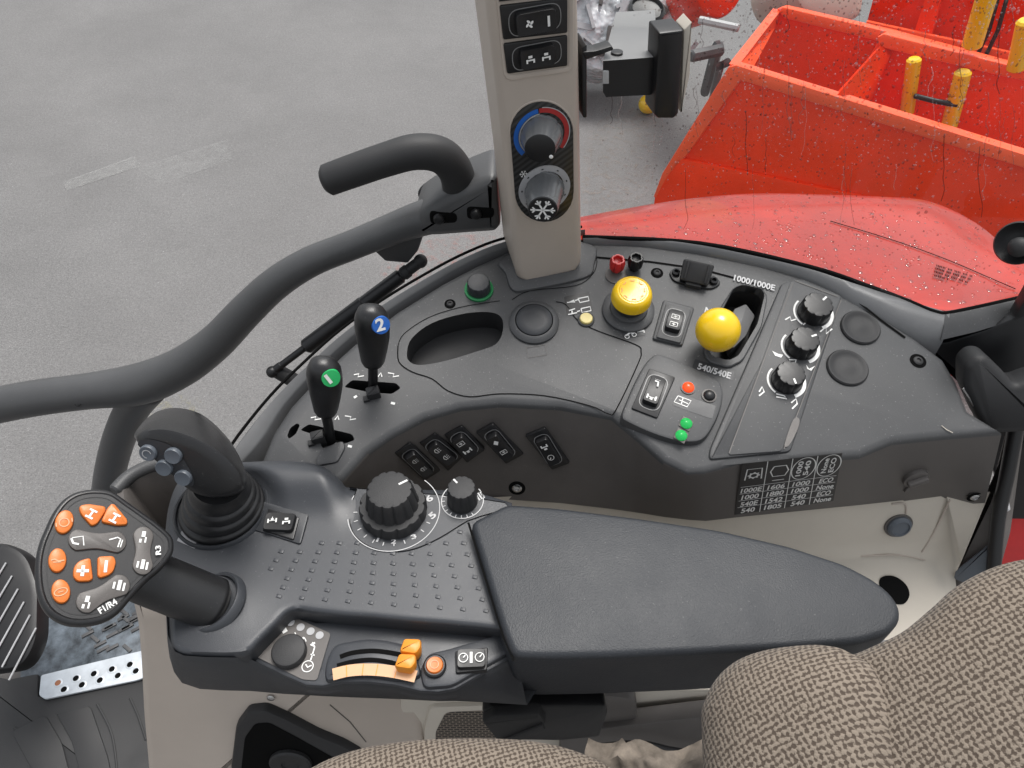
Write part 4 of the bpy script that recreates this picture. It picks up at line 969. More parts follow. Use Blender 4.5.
bm = NB(); tube(bm, catm(P_, 6, False), [q.x for q in catm([V((r, 0, 0)) for r in Rr], 6, False)], 28)
obj('grab_handle', bm, M['rubber'], win, sm=60)
HF = Frame((0, .795, 0), (0, -1, 0), (1, 0, 0))
bm = NB(); hu = resamp(rpoly(HF.poly([(418, 214), (440, 200), (470, 186), (497, 176), (501, 234), (470, 236), (432, 239), (412, 236)], .034), .012, 5), 70)
slab(bm, HF, hu, -.03, .034, .012)
o = obj('hinge_bracket', bm, M['tube'], win, sm=60)
for p in (443, 218), (480, 213):
    f = Frame(HF.hit(p[0], p[1], .034), HF.n, HF.ex); k = f.scale(*p); bm = NB()
    slab(bm, f, rpoly([(-13*k, -7*k), (14*k, -5*k), (14*k, 6*k), (-13*k, 8*k)], .006), -.002, .0008, .0003, 1); lathe(bm, f, [(6*k, 0), (6*k, .003), (4.5*k, .006), (2*k, .007), (.1*k, .0072)], 20, 0, u=-4*k); obj('hinge_screw', bm, [M['black'], M['void']], o)
bm = NB(); slab(bm, HF, rpoly(HF.poly([(372, 250), (400, 236), (425, 232), (418, 252), (408, 264), (385, 262)], .01), .003), -.02, .01, .004); obj('strut_lug', bm, M['tube'], win)
bm = NB(); pts = catm([UY(x, y, .83) for x, y in ((512, 158), (470, 170), (440, 180), (425, 187), (421, 195), (428, 199))], 5, False); tube(bm, pts, .004, 10); obj('seal_loop', bm, M['rubber'], win)
bm = NB(); pts = catm([UY(x, y, .832) for x, y in ((512, 162), (470, 173.5), (443, 183), (430, 189))], 5, False); tube(bm, pts, .0025, 8); obj('seal_strip', bm, M['alu'], win)
f = Frame(UY(78, 403, .74-.026), V((0, -1, .6))); bm = NB(); lathe(bm, f, [(.0055, -.001), (.0055, .001), (.004, .0012), (.003, -.0002), (.0001, -.0002)], 20); obj('screw', bm, M['black'], win)

# gas strut
gs = thing('gas_strut', 'thin black gas strut reaching from the console edge up to the grey window frame', 'gas strut', U(275, 378, -.03))
g0, g1 = UY(271, 373, .70), UY(422, 260, .79)
gp = lambda t: g0.lerp(g1, t)
bm = NB(); tube(bm, [gp(.05), gp(.34)], .005, 14); obj('rod', bm, M['black'], gs)
bm = NB(); tube(bm, [gp(.24), gp(.62)], .0108, 20); tube(bm, [gp(.60), gp(.86)], .0100, 20); obj('cylinder', bm, M['black'], gs)
bm = NB(); tube(bm, [gp(.84), gp(.97)], .0078, 16); tube(bm, [gp(.88), gp(.91)], .0092, 16); blob(bm, gp(.99), V((.0095, 0, 0)), V((0, .0095, 0)), V((0, 0, .0095))); obj('ball_end', bm, M['rubber'], gs)
bm = NB(); blob(bm, gp(.01), V((.0085, 0, 0)), V((0, .0085, 0)), V((0, 0, .0085))); tube(bm, [gp(.02), gp(.07)], .006, 14); obj('ball_end', bm, M['black'], gs)
bm = NB(); tube(bm, [gp(.01) + V((.004, .006, -.004)), UY(300, 384, .70)], .0105, 18); obj('mount_stud', bm, M['rubber'], gs)

# ------------------------------------------------------------------ sill along the outer edge of the console
sill = thing('window_sill', 'grey metal sill with black seal following the outer edge of the console under the windows', 'window sill', U(300, 400, -.12))
inn = [(236, 470), (262, 440), (284, 406), (314, 373), (350, 339), (395, 307), (440, 279), (472, 262), (505, 249), (540, 241), (585, 236)]
oth = [(222, 470), (241, 440), (274, 399), (307, 366), (344, 333), (389, 301), (436, 273), (469, 256), (502, 243), (540, 235), (585, 230)]
sl = NB(); a = catm([CT.hit(*p, -.004) for p in inn], 5, False); b_ = catm([CT.hit(*p, .002) for p in oth], 5, False)
loft(sl, [[p + V((0, 0, -.09)) for p in a], a, [p + V((0, 0, .002)) for p in [q.lerp(r, .12) for q, r in zip(a, b_)]], [q.lerp(r, .88) + V((0, 0, .002)) for q, r in zip(a, b_)], b_, [p + V((0, 0, -.10)) for p in b_]], 0, False, False, closed=False); obj('sill_trim', sl, M['sillgrey'], sill, sm=50)
bm = NB(); tube(bm, [p + V((-.004, .004, .002)) for p in b_], .0018, 10); obj('seal', bm, M['void'], sill)
# right half: wide grey ledge under the rear side window
top = [(583, 238), (640, 238), (700, 245), (760, 257), (810, 269), (850, 282), (900, 298), (950, 313)]
bot = [(583, 246), (640, 247), (700, 256), (760, 268), (808, 282), (850, 303), (905, 331), (943, 341)]
a = catm([CT.hit(*p, .008) for p in top], 5, False); b_ = catm([CT.hit(*p, -.002) for p in bot], 5, False)
bm = NB(); loft(bm, [[p + V((0, .006, -.1)) for p in a], [p + V((0, .004, -.003)) for p in a], a, [q.lerp(r, .5) + V((0, 0, .004)) for q, r in zip(a, b_)], b_, [p + V((0, -.002, -.06)) for p in b_]], 0, False, False, closed=False)
obj('sill_trim', bm, M['sillgrey'], sill, sm=60)
e0 = [(945, 311), (985, 305), (1024, 298), (1075, 290)]; e1 = [(941, 340), (975, 332), (1012, 321), (1060, 300)]
a = [CT.hit(*p, .008) for p in e0]; b_ = [CT.hit(*p, .0) for p in e1]
bm = NB(); loft(bm, [[p + V((0, .004, -.1)) for p in a], a, [q.lerp(r, .6) + V((0, 0, .004)) for q, r in zip(a, b_)], b_, [p + V((0, .02, -.012)) for p in b_]], 0, False, False, closed=False); obj('sill_end', bm, M['console'], sill, sm=60)
bm = NB(); tube(bm, catm([CT.hit(*p, .006) for p in ((583, 237), (700, 243.5), (810, 267), (870, 287), (905, 300), (935, 312), (955, 312), (1024, 297))], 5, False), .003, 8); obj('seal', bm, M['void'], sill)
# ------------------------------------------------------------------ outside: ground, fender, machine
GZ = -1.80
def gmat():
    m = bpy.data.materials.new('worn_asphalt'); m.use_nodes = True; nt = m.node_tree; N = nt.nodes; L = nt.links; b = N['Principled BSDF']; b.inputs['Roughness'].default_value = .8
    tc = N.new('ShaderNodeTexCoord')
    def noise(s, d, r=.6):
        n = N.new('ShaderNodeTexNoise'); n.inputs['Scale'].default_value = s; n.inputs['Detail'].default_value = d; n.inputs['Roughness'].default_value = r; L.new(tc.outputs['Object'], n.inputs['Vector']); return n.outputs['Fac']
    def rng(x, a, b_, c, d):
        r = N.new('ShaderNodeMapRange'); r.inputs[1].default_value = a; r.inputs[2].default_value = b_; r.inputs[3].default_value = c; r.inputs[4].default_value = d; L.new(x, r.inputs[0]); return r.outputs[0]
    def mul(x, y):
        q = N.new('ShaderNodeMath'); q.operation = 'MULTIPLY'; L.new(x, q.inputs[0]); L.new(y, q.inputs[1]); return q.outputs[0]
    v = mul(rng(noise(150, 4, .75), .3, .7, .6, 1.4), rng(noise(1.3, 8, .62), .3, .7, .90, 1.10))
    v = mul(mul(v, rng(noise(9, 8, .75), .3, .7, .95, 1.05)), rng(noise(62, 3, .6), .3, .7, .87, 1.13))
    vo = N.new('ShaderNodeTexVoronoi'); vo.inputs['Scale'].default_value = 24; L.new(tc.outputs['Object'], vo.inputs['Vector'])
    sp = rng(vo.outputs['Distance'], .03, .09, 1.7, 1.0); v = mul(v, sp)
    mx = N.new('ShaderNodeMix'); mx.data_type = 'RGBA'; mx.blend_type = 'MULTIPLY'; mx.inputs[0].default_value = 1; mx.inputs[6].default_value = (GCOL[0], GCOL[1], GCOL[2], 1); L.new(v, mx.inputs[7]); L.new(mx.outputs[2], b.inputs['Base Color'])
    bp = N.new('ShaderNodeBump'); bp.inputs['Distance'].default_value = .004; bp.inputs['Strength'].default_value = .7; L.new(noise(160, 3), bp.inputs['Height']); L.new(bp.outputs[0], b.inputs['Normal'])
    return m
GCOL = (.163, .160, .158)
bm = NB(); r_ = 60
vv = [bm.verts.new((x, y, GZ)) for x, y in ((-r_, -r_), (r_, -r_), (r_, 200), (-r_, 200))]; bm.faces.new(vv)
obj('ground', bm, gmat(), kind='structure')
def ragged(name, col, thr=.5, sc=14, soft=.12, amt=1):
    m = bpy.data.materials.new(name); m.use_nodes = True; nt = m.node_tree; N = nt.nodes; L = nt.links; b = N['Principled BSDF']; b.inputs['Base Color'].default_value = (*col, 1); b.inputs['Roughness'].default_value = .8
    tc = N.new('ShaderNodeTexCoord'); n = N.new('ShaderNodeTexNoise'); n.inputs['Scale'].default_value = sc; n.inputs['Detail'].default_value = 8; n.inputs['Roughness'].default_value = .75; L.new(tc.outputs['Object'], n.inputs['Vector'])
    r = N.new('ShaderNodeMapRange'); r.inputs[1].default_value = thr - soft; r.inputs[2].default_value = thr + soft; r.inputs[4].default_value = amt; L.new(n.outputs['Fac'], r.inputs[0]); L.new(r.outputs[0], b.inputs['Alpha']); return m
pm = ragged('worn_white_paint', (.38, .38, .37), .50, 16, .2, .5)
GF = Frame((0, 0, GZ), (0, 0, 1))
for q, m in (([(62, 183), (134, 157), (142, 166), (68, 191)], pm), ([(137, 168), (228, 140), (232, 160), (160, 186)], ragged('pale_scuff', (.42, .42, .41), .56, 12, .2, .35)), ([(150, 256), (190, 250), (192, 272), (156, 278)], ragged('pale_patch', (.34, .34, .33), .5, 12, .2, .22))):
    bm = NB(); flat(bm, GF, GF.poly(q), .004); obj('road_marking', bm, m, kind='structure')
for q, c, nm in (([(150, 405), (190, 395), (205, 410), (175, 425), (150, 420)], (.33, .30, .12), 'yellow_moss'), ([(395, 250), (470, 235), (500, 243), (450, 270), (400, 290), (380, 280)], (.42, .13, .10), 'red_speckle'), ([(590, 130), (655, 110), (650, 190), (590, 235)], (.27, .20, .14), 'brown_grit')):
    bm = NB(); flat(bm, GF, c2(GF.poly(q), 4), .005); obj('ground_stain', bm, ragged(nm, c, .62, 22, .12, .45), kind='structure')

# wet red paint
def wet(name, col, rough=.12, drops=220, coat=.8, spec=.2, mot=.12):
    m = mat(name, col, .35, 0, mottle=mot, ms=4, coat=coat, spec=spec); nt = m.node_tree; N = nt.nodes; L = nt.links; b = N['Principled BSDF']
    tc = N.new('ShaderNodeTexCoord'); vo = N.new('ShaderNodeTexVoronoi'); vo.inputs['Scale'].default_value = drops; L.new(tc.outputs['Object'], vo.inputs['Vector'])
    n = N.new('ShaderNodeTexNoise'); n.inputs['Scale'].default_value = drops/3; L.new(tc.outputs['Object'], n.inputs['Vector'])
    r = N.new('ShaderNodeMapRange'); r.inputs[1].default_value = .12; r.inputs[2].default_value = .34; r.inputs[3].default_value = 1; r.inputs[4].default_value = 0; L.new(vo.outputs['Distance'], r.inputs[0])
    r2 = N.new('ShaderNodeMapRange'); r2.inputs[1].default_value = .5; r2.inputs[2].default_value = .62; L.new(n.outputs['Fac'], r2.inputs[0])
    q = N.new('ShaderNodeMath'); q.operation = 'MULTIPLY'; L.new(r.outputs[0], q.inputs[0]); L.new(r2.outputs[0], q.inputs[1])
    bp = N.new('ShaderNodeBump'); bp.inputs['Distance'].default_value = .0015; bp.inputs['Strength'].default_value = .8; L.new(q.outputs[0], bp.inputs['Height']); L.new(bp.outputs[0], b.inputs['Normal']); L.new(bp.outputs[0], b.inputs['Coat Normal']); return m
M['fender'] = wet('wet_red_fender_paint', (.47, .021, .008), drops=110, coat=.42, spec=.4, mot=.3)
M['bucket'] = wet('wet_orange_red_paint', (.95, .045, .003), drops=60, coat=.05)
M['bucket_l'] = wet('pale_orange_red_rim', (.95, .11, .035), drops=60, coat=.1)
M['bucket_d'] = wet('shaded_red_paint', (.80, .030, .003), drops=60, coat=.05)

fen = thing('wheel_fender', 'rain wetted red rear fender of the tractor curving away just outside the window', 'fender', (.3, .9, -.3))
rowA = [(560, 240), (640, 240), (700, 246), (760, 258), (810, 270), (850, 283), (900, 299), (960, 312), (1024, 297), (1090, 290)]
rowB = [(560, 226), (640, 221), (700, 219), (760, 224), (820, 232), (880, 246), (940, 265), (1000, 285), (1050, 290), (1100, 285)]
rowC = [(560, 223), (640, 210), (700, 204), (757, 202), (820, 203), (880, 206), (935, 218), (985, 246), (1040, 275), (1100, 280)]
rowD = [(560, 222), (640, 207), (700, 198), (757, 194), (815, 195), (880, 197.5), (925, 201), (972, 222), (1030, 268), (1100, 275)]
RA = catm([CT.hit(*p, .004) for p in rowA], 6, False)
zB, zC, zD = .045, .035, .0
RB = catm([U(*p, CT.hit(*q).z - .012) for p, q in zip(rowB, rowA)], 6, False); RC = catm([U(*p, CT.hit(*q).z - .035) for p, q in zip(rowC, rowA)], 6, False); RD = catm([U(*p, CT.hit(*q).z - .075) for p, q in zip(rowD, rowA)], 6, False)
cols_ = [catm([a, b, c, d, d + V((0, .09, -.10)), d + V((0, .13, -.35))], 6, False) for a, b, c, d in zip(RA, RB, RC, RD)]
bm = NB(); rs = [ring(bm, [c[i] for c in cols_]) for i in range(len(cols_[0]))]
for a, b in zip(rs, rs[1:]): bridge(bm, a, b, 0, False)
bm.normal_update(); FB = BVHTree.FromBMesh(bm); obj('fender_shell', bm, M['fender'], fen, sm=80)
def fhit(px, py, off=.0015):
    r = ray(px, py).normalized(); loc, n, i, d = FB.ray_cast(CAM, r); return None if loc is None else loc + (n if n.dot(r) < 0 else -n)*off
bm = NB(); pts = [fhit(x, y) for x, y in ((830, 222), (870, 234), (910, 247), (950, 262), (985, 277), (1015, 290))]; pts = [p for p in pts if p]; tube(bm, catm(pts, 4, False), .0006, 6); obj('panel_gap', bm, M['void'], fen)
bm = NB(); fp = plane3(fhit(935, 268), fhit(968, 280), fhit(936, 280))
for i, (a, b) in enumerate((((936, 267), (972, 278)), ((935, 270), (970, 281)), ((934, 273), (967, 284)), ((934, 277), (948, 281)))): text(bm, fp, 'WARNING 0 125 KG MAX LOAD'[:22 if i < 3 else 6] if False else 'IIIIII III IIII III II'[:22 if i < 3 else 8], a, b, 1.8, .001)
obj('warning_print', bm, M['void'], fen)
bm = NB()
for (px, py, a, b) in ((690, 226, 30, 3), (745, 212, 22, 4), (640, 228, 25, 2.5)): pass
bm.free()

# rear side window pane with rain drops on it
gl = bpy.data.materials.new('window_glass'); gl.use_nodes = True; nt = gl.node_tree; N = nt.nodes; L = nt.links; N.remove(N['Principled BSDF'])
tr = N.new('ShaderNodeBsdfTransparent'); tr.inputs[0].default_value = (.96, .97, .97, 1); gy = N.new('ShaderNodeBsdfGlossy'); gy.inputs['Roughness'].default_value = .02; fz = N.new('ShaderNodeFresnel'); fz.inputs[0].default_value = 1.45; ms = N.new('ShaderNodeMixShader')
L.new(fz.outputs[0], ms.inputs[0]); L.new(tr.outputs[0], ms.inputs[1]); L.new(gy.outputs[0], ms.inputs[2])
df = N.new('ShaderNodeBsdfDiffuse'); df.inputs[0].default_value = (.8, .8, .8, 1); m2 = N.new('ShaderNodeMixShader'); m2.inputs[0].default_value = .015; L.new(ms.outputs[0], m2.inputs[1]); L.new(df.outputs[0], m2.inputs[2]); L.new(m2.outputs[0], N['Material Output'].inputs['Surface'])
wp = thing('side_window', 'clear side window pane speckled with rain drops to the right of the beige pillar', 'window', U(760, 260, .05))
bl = [CT.hit(x, y, .012) for x, y in ((586, 236), (700, 241), (820, 266), (905, 299), (1080, 296))]
lean = V((.0, .10, .60))
bm = NB(); base = catm(bl, 5, False); loft(bm, [base, [p + lean*.5 for p in base], [p + lean for p in base]], 0, False, False, closed=False); bm.normal_update(); GB = BVHTree.FromBMesh(bm); obj('pane', bm, gl, wp, sm=80, recalc=False)
def drop_mat(name, tint, fr, dif):
    m = bpy.data.materials.new(name); m.use_nodes = True; nt = m.node_tree; N = nt.nodes; L = nt.links; N.remove(N['Principled BSDF'])
    t = N.new('ShaderNodeBsdfTransparent'); t.inputs[0].default_value = (*tint, 1); g = N.new('ShaderNodeBsdfGlossy'); g.inputs['Roughness'].default_value = .05; x = N.new('ShaderNodeMixShader'); x.inputs[0].default_value = fr
    L.new(t.outputs[0], x.inputs[1]); L.new(g.outputs[0], x.inputs[2]); L.new(x.outputs[0], N['Material Output'].inputs['Surface']); return m
dmats = [drop_mat('drop_dark', (.60, .56, .55), .05, 0), drop_mat('drop_mid', (.82, .80, .80), .10, 0), drop_mat('drop_bright', (.95, .95, .95), .22, 0)]  # dark and bright water tints stand in for light refracted in the drops
bm = NB(); rnd = random.Random(3); cnt = 0
def drop(bm, o, n, s, hh, mi, k_=7, st=1.15):
    f = Frame(o, n); ra = [f.pt(s*math.cos(2*math.pi*k/k_)*rnd.uniform(.8, 1.2), s*math.sin(2*math.pi*k/k_)*st*rnd.uniform(.8, 1.2), 0) for k in range(k_)]
    rb = [p.lerp(o, .4) + n*s*hh for p in ra]; A = ring(bm, ra); B = ring(bm, rb); bridge(bm, A, B, mi); cap(bm, B, mi)
while cnt < 4200:
    px, py = rnd.uniform(598, 1030), rnd.uniform(-20, 292)
    dens = (.12 if px < 655 else .3) + .7*(py < 175)*(px > 665)*(.4 + .6*math.sin(px*.031)**2)
    if rnd.random() > dens: continue
    r = ray(px, py).normalized(); loc, n, i, d = GB.ray_cast(CAM, r)
    if loc is None: continue
    if n.y > 0: n = -n
    cnt += 1; s = 1.15*rnd.choice((.0004, .0005, .0006, .0008, .0010)) * (1.7 if rnd.random() < .04 else 1)
    drop(bm, loc + n*.0004, n, s, .3, rnd.choice((0, 0, 1, 2, 2)))
# water runs
for i in range(46):
    px, py = rnd.uniform(600, 1020), rnd.uniform(-10, 170); L_ = rnd.uniform(15, 75); pts = []
    for j in range(7):
        r = ray(px + rnd.uniform(-1.2, 1.2) + j*rnd.uniform(-.8, .3), py + L_*j/6).normalized(); loc, n, _, d = GB.ray_cast(CAM, r)
        if loc: pts.append(loc + (n if n.y < 0 else -n)*.0004)
    if len(pts) == 7: tube(bm, catm(pts, 3, False), rnd.uniform(.00025, .0005), 5, rnd.choice((0, 1, 2)), False)
obj('rain_drops', bm, dmats, wp, kind='stuff', sm=180, recalc=False)
bm = NB()
for i in range(520):
    px, py = rnd.uniform(590, 1020), rnd.uniform(196, 306); p = fhit(px, py, 0)
    if p is None: continue
    n = (fhit(px, py, .01) - p).normalized(); drop(bm, p + n*.0004, n, rnd.choice((.0008, .0011, .0015, .002, .0028)), .24, 1, 9, 1.3)
obj('rain_drops', bm, dmats, fen, kind='stuff', sm=180, recalc=False)

# orange red machine standing outside
mc = thing('loader_bucket', 'big wet orange red machine hopper standing outside behind the red fender', 'machine', U(800, 250, GZ))
def pz(l): return [U(x, y, z) for x, y, z in l]
def sheet(name, pts, m, th=.03, lab=None):
    n = (pts[1]-pts[0]).cross(pts[2]-pts[0]).normalized()
    if n.dot(CAM-pts[0]) < 0: n = -n
    bm = NB(); loft(bm, [[p - n*th for p in pts], pts]); return obj(name, bm, M[m], mc, lab, sm=20)
# near wall: leaning plane between the ground line and the rim
rimA, rimB = U(732, 70, -.85), U(1060, 170, -.85)
botA = U(652, 212, -1.62)
W = plane3(rimA, rimB, botA)
sheet('near_wall', [W.hit(*p) for p in ((652, 222), (655, 196), (667, 172), (732, 70), (1060, 170), (1080, 420), (700, 330))], 'bucket', .05)
W1 = Frame(W.o + W.n*.004, W.n, W.ex)
bm = NB(); slab(bm, W, W.poly([(656, 222), (657, 197), (669, 174), (680, 157), (860, 194), (900, 215), (900, 300), (660, 300)]), .002, .02, .004); obj('lower_plate', bm, M['bucket'], mc)
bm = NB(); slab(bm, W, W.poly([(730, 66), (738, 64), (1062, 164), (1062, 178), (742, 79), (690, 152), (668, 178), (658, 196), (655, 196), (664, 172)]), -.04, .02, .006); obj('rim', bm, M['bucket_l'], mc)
# inner walls behind
far = W.n*-1.25
W2 = Frame(W.o - V((W.n.x, W.n.y, 0)).normalized()*.85 + V((0, 0, .0)), W.n, W.ex)
sheet('far_wall', [W2.hit(*p) for p in ((740, 66), (781, 12), (893, 38), (1080, 90), (1080, 230), (742, 150))], 'bucket', .05)
bm = NB(); slab(bm, W2, W2.poly([(779, 8), (785, 6), (893, 31), (1000, 60), (1080, 80), (1080, 92), (893, 43), (786, 17)]), -.03, .03, .006); obj('rim', bm, M['bucket_l'], mc)
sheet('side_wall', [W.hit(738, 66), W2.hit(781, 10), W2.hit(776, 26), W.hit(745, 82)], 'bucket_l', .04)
sheet('divider', [W.hit(838, 94), W2.hit(893, 33), W2.hit(900, 44), W2.hit(872, 110), W.hit(850, 100)], 'bucket', .03)
bm = NB(); slab(bm, W2, W2.poly([(890, 30), (1030, 62), (1038, 120), (1010, 160), (960, 140), (858, 88)]), .10, .16, .01); obj('gusset_plate', bm, M['bucket'], mc)
bm = NB(); slab(bm, W2, W2.poly([(890, 28), (896, 25), (1024, 56), (1062, 64), (1062, 76), (1014, 66), (892, 38)]), .14, .20, .006); obj('rim', bm, M['bucket_l'], mc)
hz = V((W.n.x, W.n.y, 0)).normalized(); W3 = Frame(W2.o - hz*.5, W.n, W.ex); W4 = Frame(W2.o - hz*.42, W.n, W.ex)
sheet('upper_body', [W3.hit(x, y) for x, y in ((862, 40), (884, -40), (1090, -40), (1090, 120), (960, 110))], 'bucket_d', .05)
sheet('body_rib', [W4.hit(x, y) for x, y in ((905, 60), (938, -40), (950, -40), (925, 60))], 'bucket', .04)
bm = NB(); slab(bm, W4, W4.poly([(868, 20), (1090, 68), (1090, 78), (866, 30)]), 0, .03, .006); obj('body_rail', bm, M['bucket_l'], mc)
for x in (1003, 1012): bm = NB(); tube(bm, [W4.hit(x, -20, .05), W4.hit(x-14, 30, .08), W4.hit(x-30, 64, .05)], .010, 8); obj('hose', bm, M['black'], mc)
def pin(p0, p1, r, nm='hydraulic_cylinder'):
    a, b = W2.hit(*p0, .26), W2.hit(*p1, .20); k = (a-CAM).dot(FWD)/FO; bm = NB(); tube(bm, [a, b], r*k, 20); o = obj(nm, bm, M['yellow'], mc)
M['pin'] = mat('dirty_yellow_paint', (.72, .33, .03), .4, 0, mottle=.25, ms=6)
for p0, p1, r in (((914, 60), (907, 112), 7), ((963, 73), (949, 126), 8), ((988, -8), (972, 45), 10), ((1026, 22), (1016, 68), 9)): pin(p0, p1, r)
bm = NB(); tube(bm, [W2.hit(915, 96, .25), W2.hit(935, 101, .27), W2.hit(957, 105, .25)], .012, 10); obj('cross_hose', bm, M['black'], mc)

# clutter beyond: another implement
im = thing('parked_implement', 'grey and red implement wrapped in pale film, far behind the bracket arm', 'implement', U(660, 40, GZ))
def gbar(pts, z, r, m, nm):
    bm = NB(); tube(bm, [U(x, y, zz) for (x, y), zz in zip(pts, z)], r, 8); obj(nm, bm, M[m], im)
gbar([(692, 56), (720, 50), (718, 46), (705, 92)], [-1.0, -1.0, -1.0, -1.6], .03, 'gate', 'frame_bar'); gbar([(728, 62), (720, 66), (712, 100)], [-1.0, -1.0, -1.6], .02, 'gate', 'frame_bar'); gbar([(700, 20), (738, 28)], [-.9, -.9], .02, 'grime', 'frame_bar')
GP = Frame(U(700, 20, -1.0), V((0, -1, .5)))
bm = NB(); slab(bm, GP, rpoly(GP.poly([(690, -20), (748, -22), (738, 6), (722, 20), (702, 14)]), .05), -.75, 0, .02); obj('red_cover', bm, M['bucket_d'], im)
bm = NB(); slab(bm, GP, rpoly(GP.poly([(790, -25), (868, -25), (862, 18), (840, 22), (800, 12)]), .08), -.75, 0, .03); obj('pale_sack', bm, M['cream'], im)
rn = random.Random(5)
fm = mat('crumpled_film', (.62, .64, .66), .18, 1.0, 9, .5, 5, gd=.08)
bm = NB()
GQ = Frame(U(620, 70, -1.5), V((0, -1, .7)))
pts = [(560, -20), (690, -25), (692, 20), (672, 40), (640, 60), (625, 70), (600, 72), (585, 66), (560, 60)]
uv = GQ.poly(pts); slab(bm, GQ, rpoly(uv, .1), -.45, 0, .05); o = obj('film_wrap', bm, fm, im)
bm = NB()
for i in range(24):
    x, y = rn.uniform(580, 690), rn.uniform(-5, 62); a = rn.uniform(0, 3.1); l = rn.uniform(8, 24); u, v = GQ.uv(x, y); k = GQ.scale(x, y)
    slab(bm, GQ, rect(u, v, l*k, rn.uniform(2, 6)*k, a), .0, rn.uniform(.01, .05))
obj('film_fold', bm, M['silver'], im)
bm = NB()
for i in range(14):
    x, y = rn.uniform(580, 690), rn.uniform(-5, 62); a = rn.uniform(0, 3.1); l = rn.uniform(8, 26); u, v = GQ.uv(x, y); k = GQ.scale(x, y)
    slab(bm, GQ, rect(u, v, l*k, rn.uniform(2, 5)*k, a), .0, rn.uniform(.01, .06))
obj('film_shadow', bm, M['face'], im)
bl_ = thing('yellow_float', 'small round yellow ball on the asphalt below the bracket holder plate', 'ball', U(648, 112, GZ))
bm = NB(); c_ = U(648, 104, GZ + .06); blob(bm, c_, V((.062, 0, 0)), V((0, .062, 0)), V((0, 0, .062))); obj('ball', bm, M['yellow'], bl_, sm=180)
# ------------------------------------------------------------------ lower trim, floor, seat, rear post
lt = thing('lower_trim', 'cream plastic side trim with a round grey plug and dark hole below the side console', 'trim panel', U(900, 560, -.45))
# trim runs below the console front: a wall that leans in towards the seat
g = [[(330, 500), (430, 500), (520, 496), (620, 505), (700, 512), (800, 503), (900, 492), (945, 488), (990, 492)],
     [(330, 540), (430, 540), (520, 540), (620, 545), (700, 550), (800, 545), (880, 540), (950, 540), (962, 560)],
     [(330, 600), (430, 600), (520, 600), (620, 600), (720, 600), (830, 560), (890, 557), (935, 562), (955, 575)],
     [(330, 720), (430, 720), (520, 720), (620, 720), (720, 720), (840, 600), (880, 640), (930, 640), (960, 620)]]
gz = [[-.125]*9, [-.20]*9, [-.33]*5 + [-.24]*4, [-.62]*5 + [-.28]*4]
bm = NB(); rs = [ring(bm, [U(x, y, z) for (x, y), z in zip(a, b)]) for a, b in zip(g, gz)]
for a, b in zip(rs, rs[1:]): bridge(bm, a, b, 0, False)
bm.normal_update(); TB = BVHTree.FromBMesh(bm); obj('trim_wall', bm, M['cream'], lt, sm=80)
def tframe(px, py):
    r = ray(px, py).normalized(); loc, n, i, d = TB.ray_cast(CAM, r)
    if n.dot(r) > 0: n = -n
    f = Frame(loc, n); return Frame(loc, n, f.hit(px+10, py) - loc)
f = tframe(898, 525); k = f.scale(898, 525); bm = NB(); lathe(bm, f, [(14*k, -.001), (14*k, .002), (12.5*k, .0025)], 36, 1); lathe(bm, f, [(12*k, 0), (12*k, .005), (10*k, .008), (8.5*k, .0085), (8*k, .007), (.2*k, .007)], 36, 0); obj('round_plug', bm, [M['grey'], M['face']], lt)
f = tframe(897, 589); bm = NB(); flat(bm, f, c2(f.poly([(880, 578), (893, 576), (905, 584), (909, 595), (903, 604), (890, 602), (880, 590)]), 4), .0015); obj('hole', bm, M['void'], lt)
bm = NB()
for a in ([(892, 504), (905, 504), (906, 514)], [(862, 556), (900, 555), (925, 560)], [(950, 500), (935, 530), (922, 552)]):
    pts = []
    for x, y in a:
        r = ray(x, y).normalized(); loc, n, i, d = TB.ray_cast(CAM, r)
        if loc: pts.append(loc - r*.0008)
    if len(pts) > 1: tube(bm, catm(pts, 4, False), .0012, 6)
obj('moulding_line', bm, M['beige'], lt)

# column under the armrest
BY = .275
BFm = Frame((0, .357, -.1), (0, -.958, .287), (1, 0, 0))
sb = thing('base_box', 'taupe plastic base box under the arm console with a black storage pocket', 'base cover', UY(200, 760, BY))
bm = NB(); slab(bm, BFm, rpoly(BFm.poly([(126, 592), (300, 592), (424, 596), (424, 700), (424, 790), (400, 830), (150, 830), (145, 768), (140, 715), (137, 660), (134, 625)]), .01), -.06, 0, .012); obj('base_cover', bm, M['beige'], sb, sm=60)
bm = NB(); slab(bm, BFm, rpoly(BFm.poly([(236, 830), (233, 760), (238, 720), (250, 704), (268, 702), (290, 712), (320, 728), (345, 738), (362, 748), (370, 830)]), .006), -.005, .012, .006); obj('pocket_rim', bm, M['rubber'], sb)
bm = NB(); flat(bm, BFm, rpoly(BFm.poly([(247, 830), (244, 762), (248, 728), (258, 714), (272, 713), (300, 728), (330, 745), (350, 756), (352, 830)]), .006), .0125); obj('pocket_floor', bm, M['void'], sb)
f = Frame(BFm.hit(291, 762, .013), BFm.n, BFm.ex); k = f.scale(291, 762); bm = NB(); lathe(bm, f, [(21*k, 0), (21*k, .004), (19*k, .006), (9*k, .005), (8.5*k, .003), (.2*k, .003)], 36); obj('pocket_plug', bm, M['rubber'], sb)
bm = NB(); tube(bm, [BFm.hit(x, y, .0006) for x, y in ((330, 705), (350, 722), (366, 742))], .0006, 6); obj('moulding_line', bm, M['face'], sb)
bm = NB(); f = Frame(BFm.hit(271, 697, .0005), BFm.n, BFm.ex); lathe(bm, f, [(.0045, 0), (.0045, .002), (.003, .003), (.0001, .003)], 16); obj('screw', bm, M['steel'], sb)
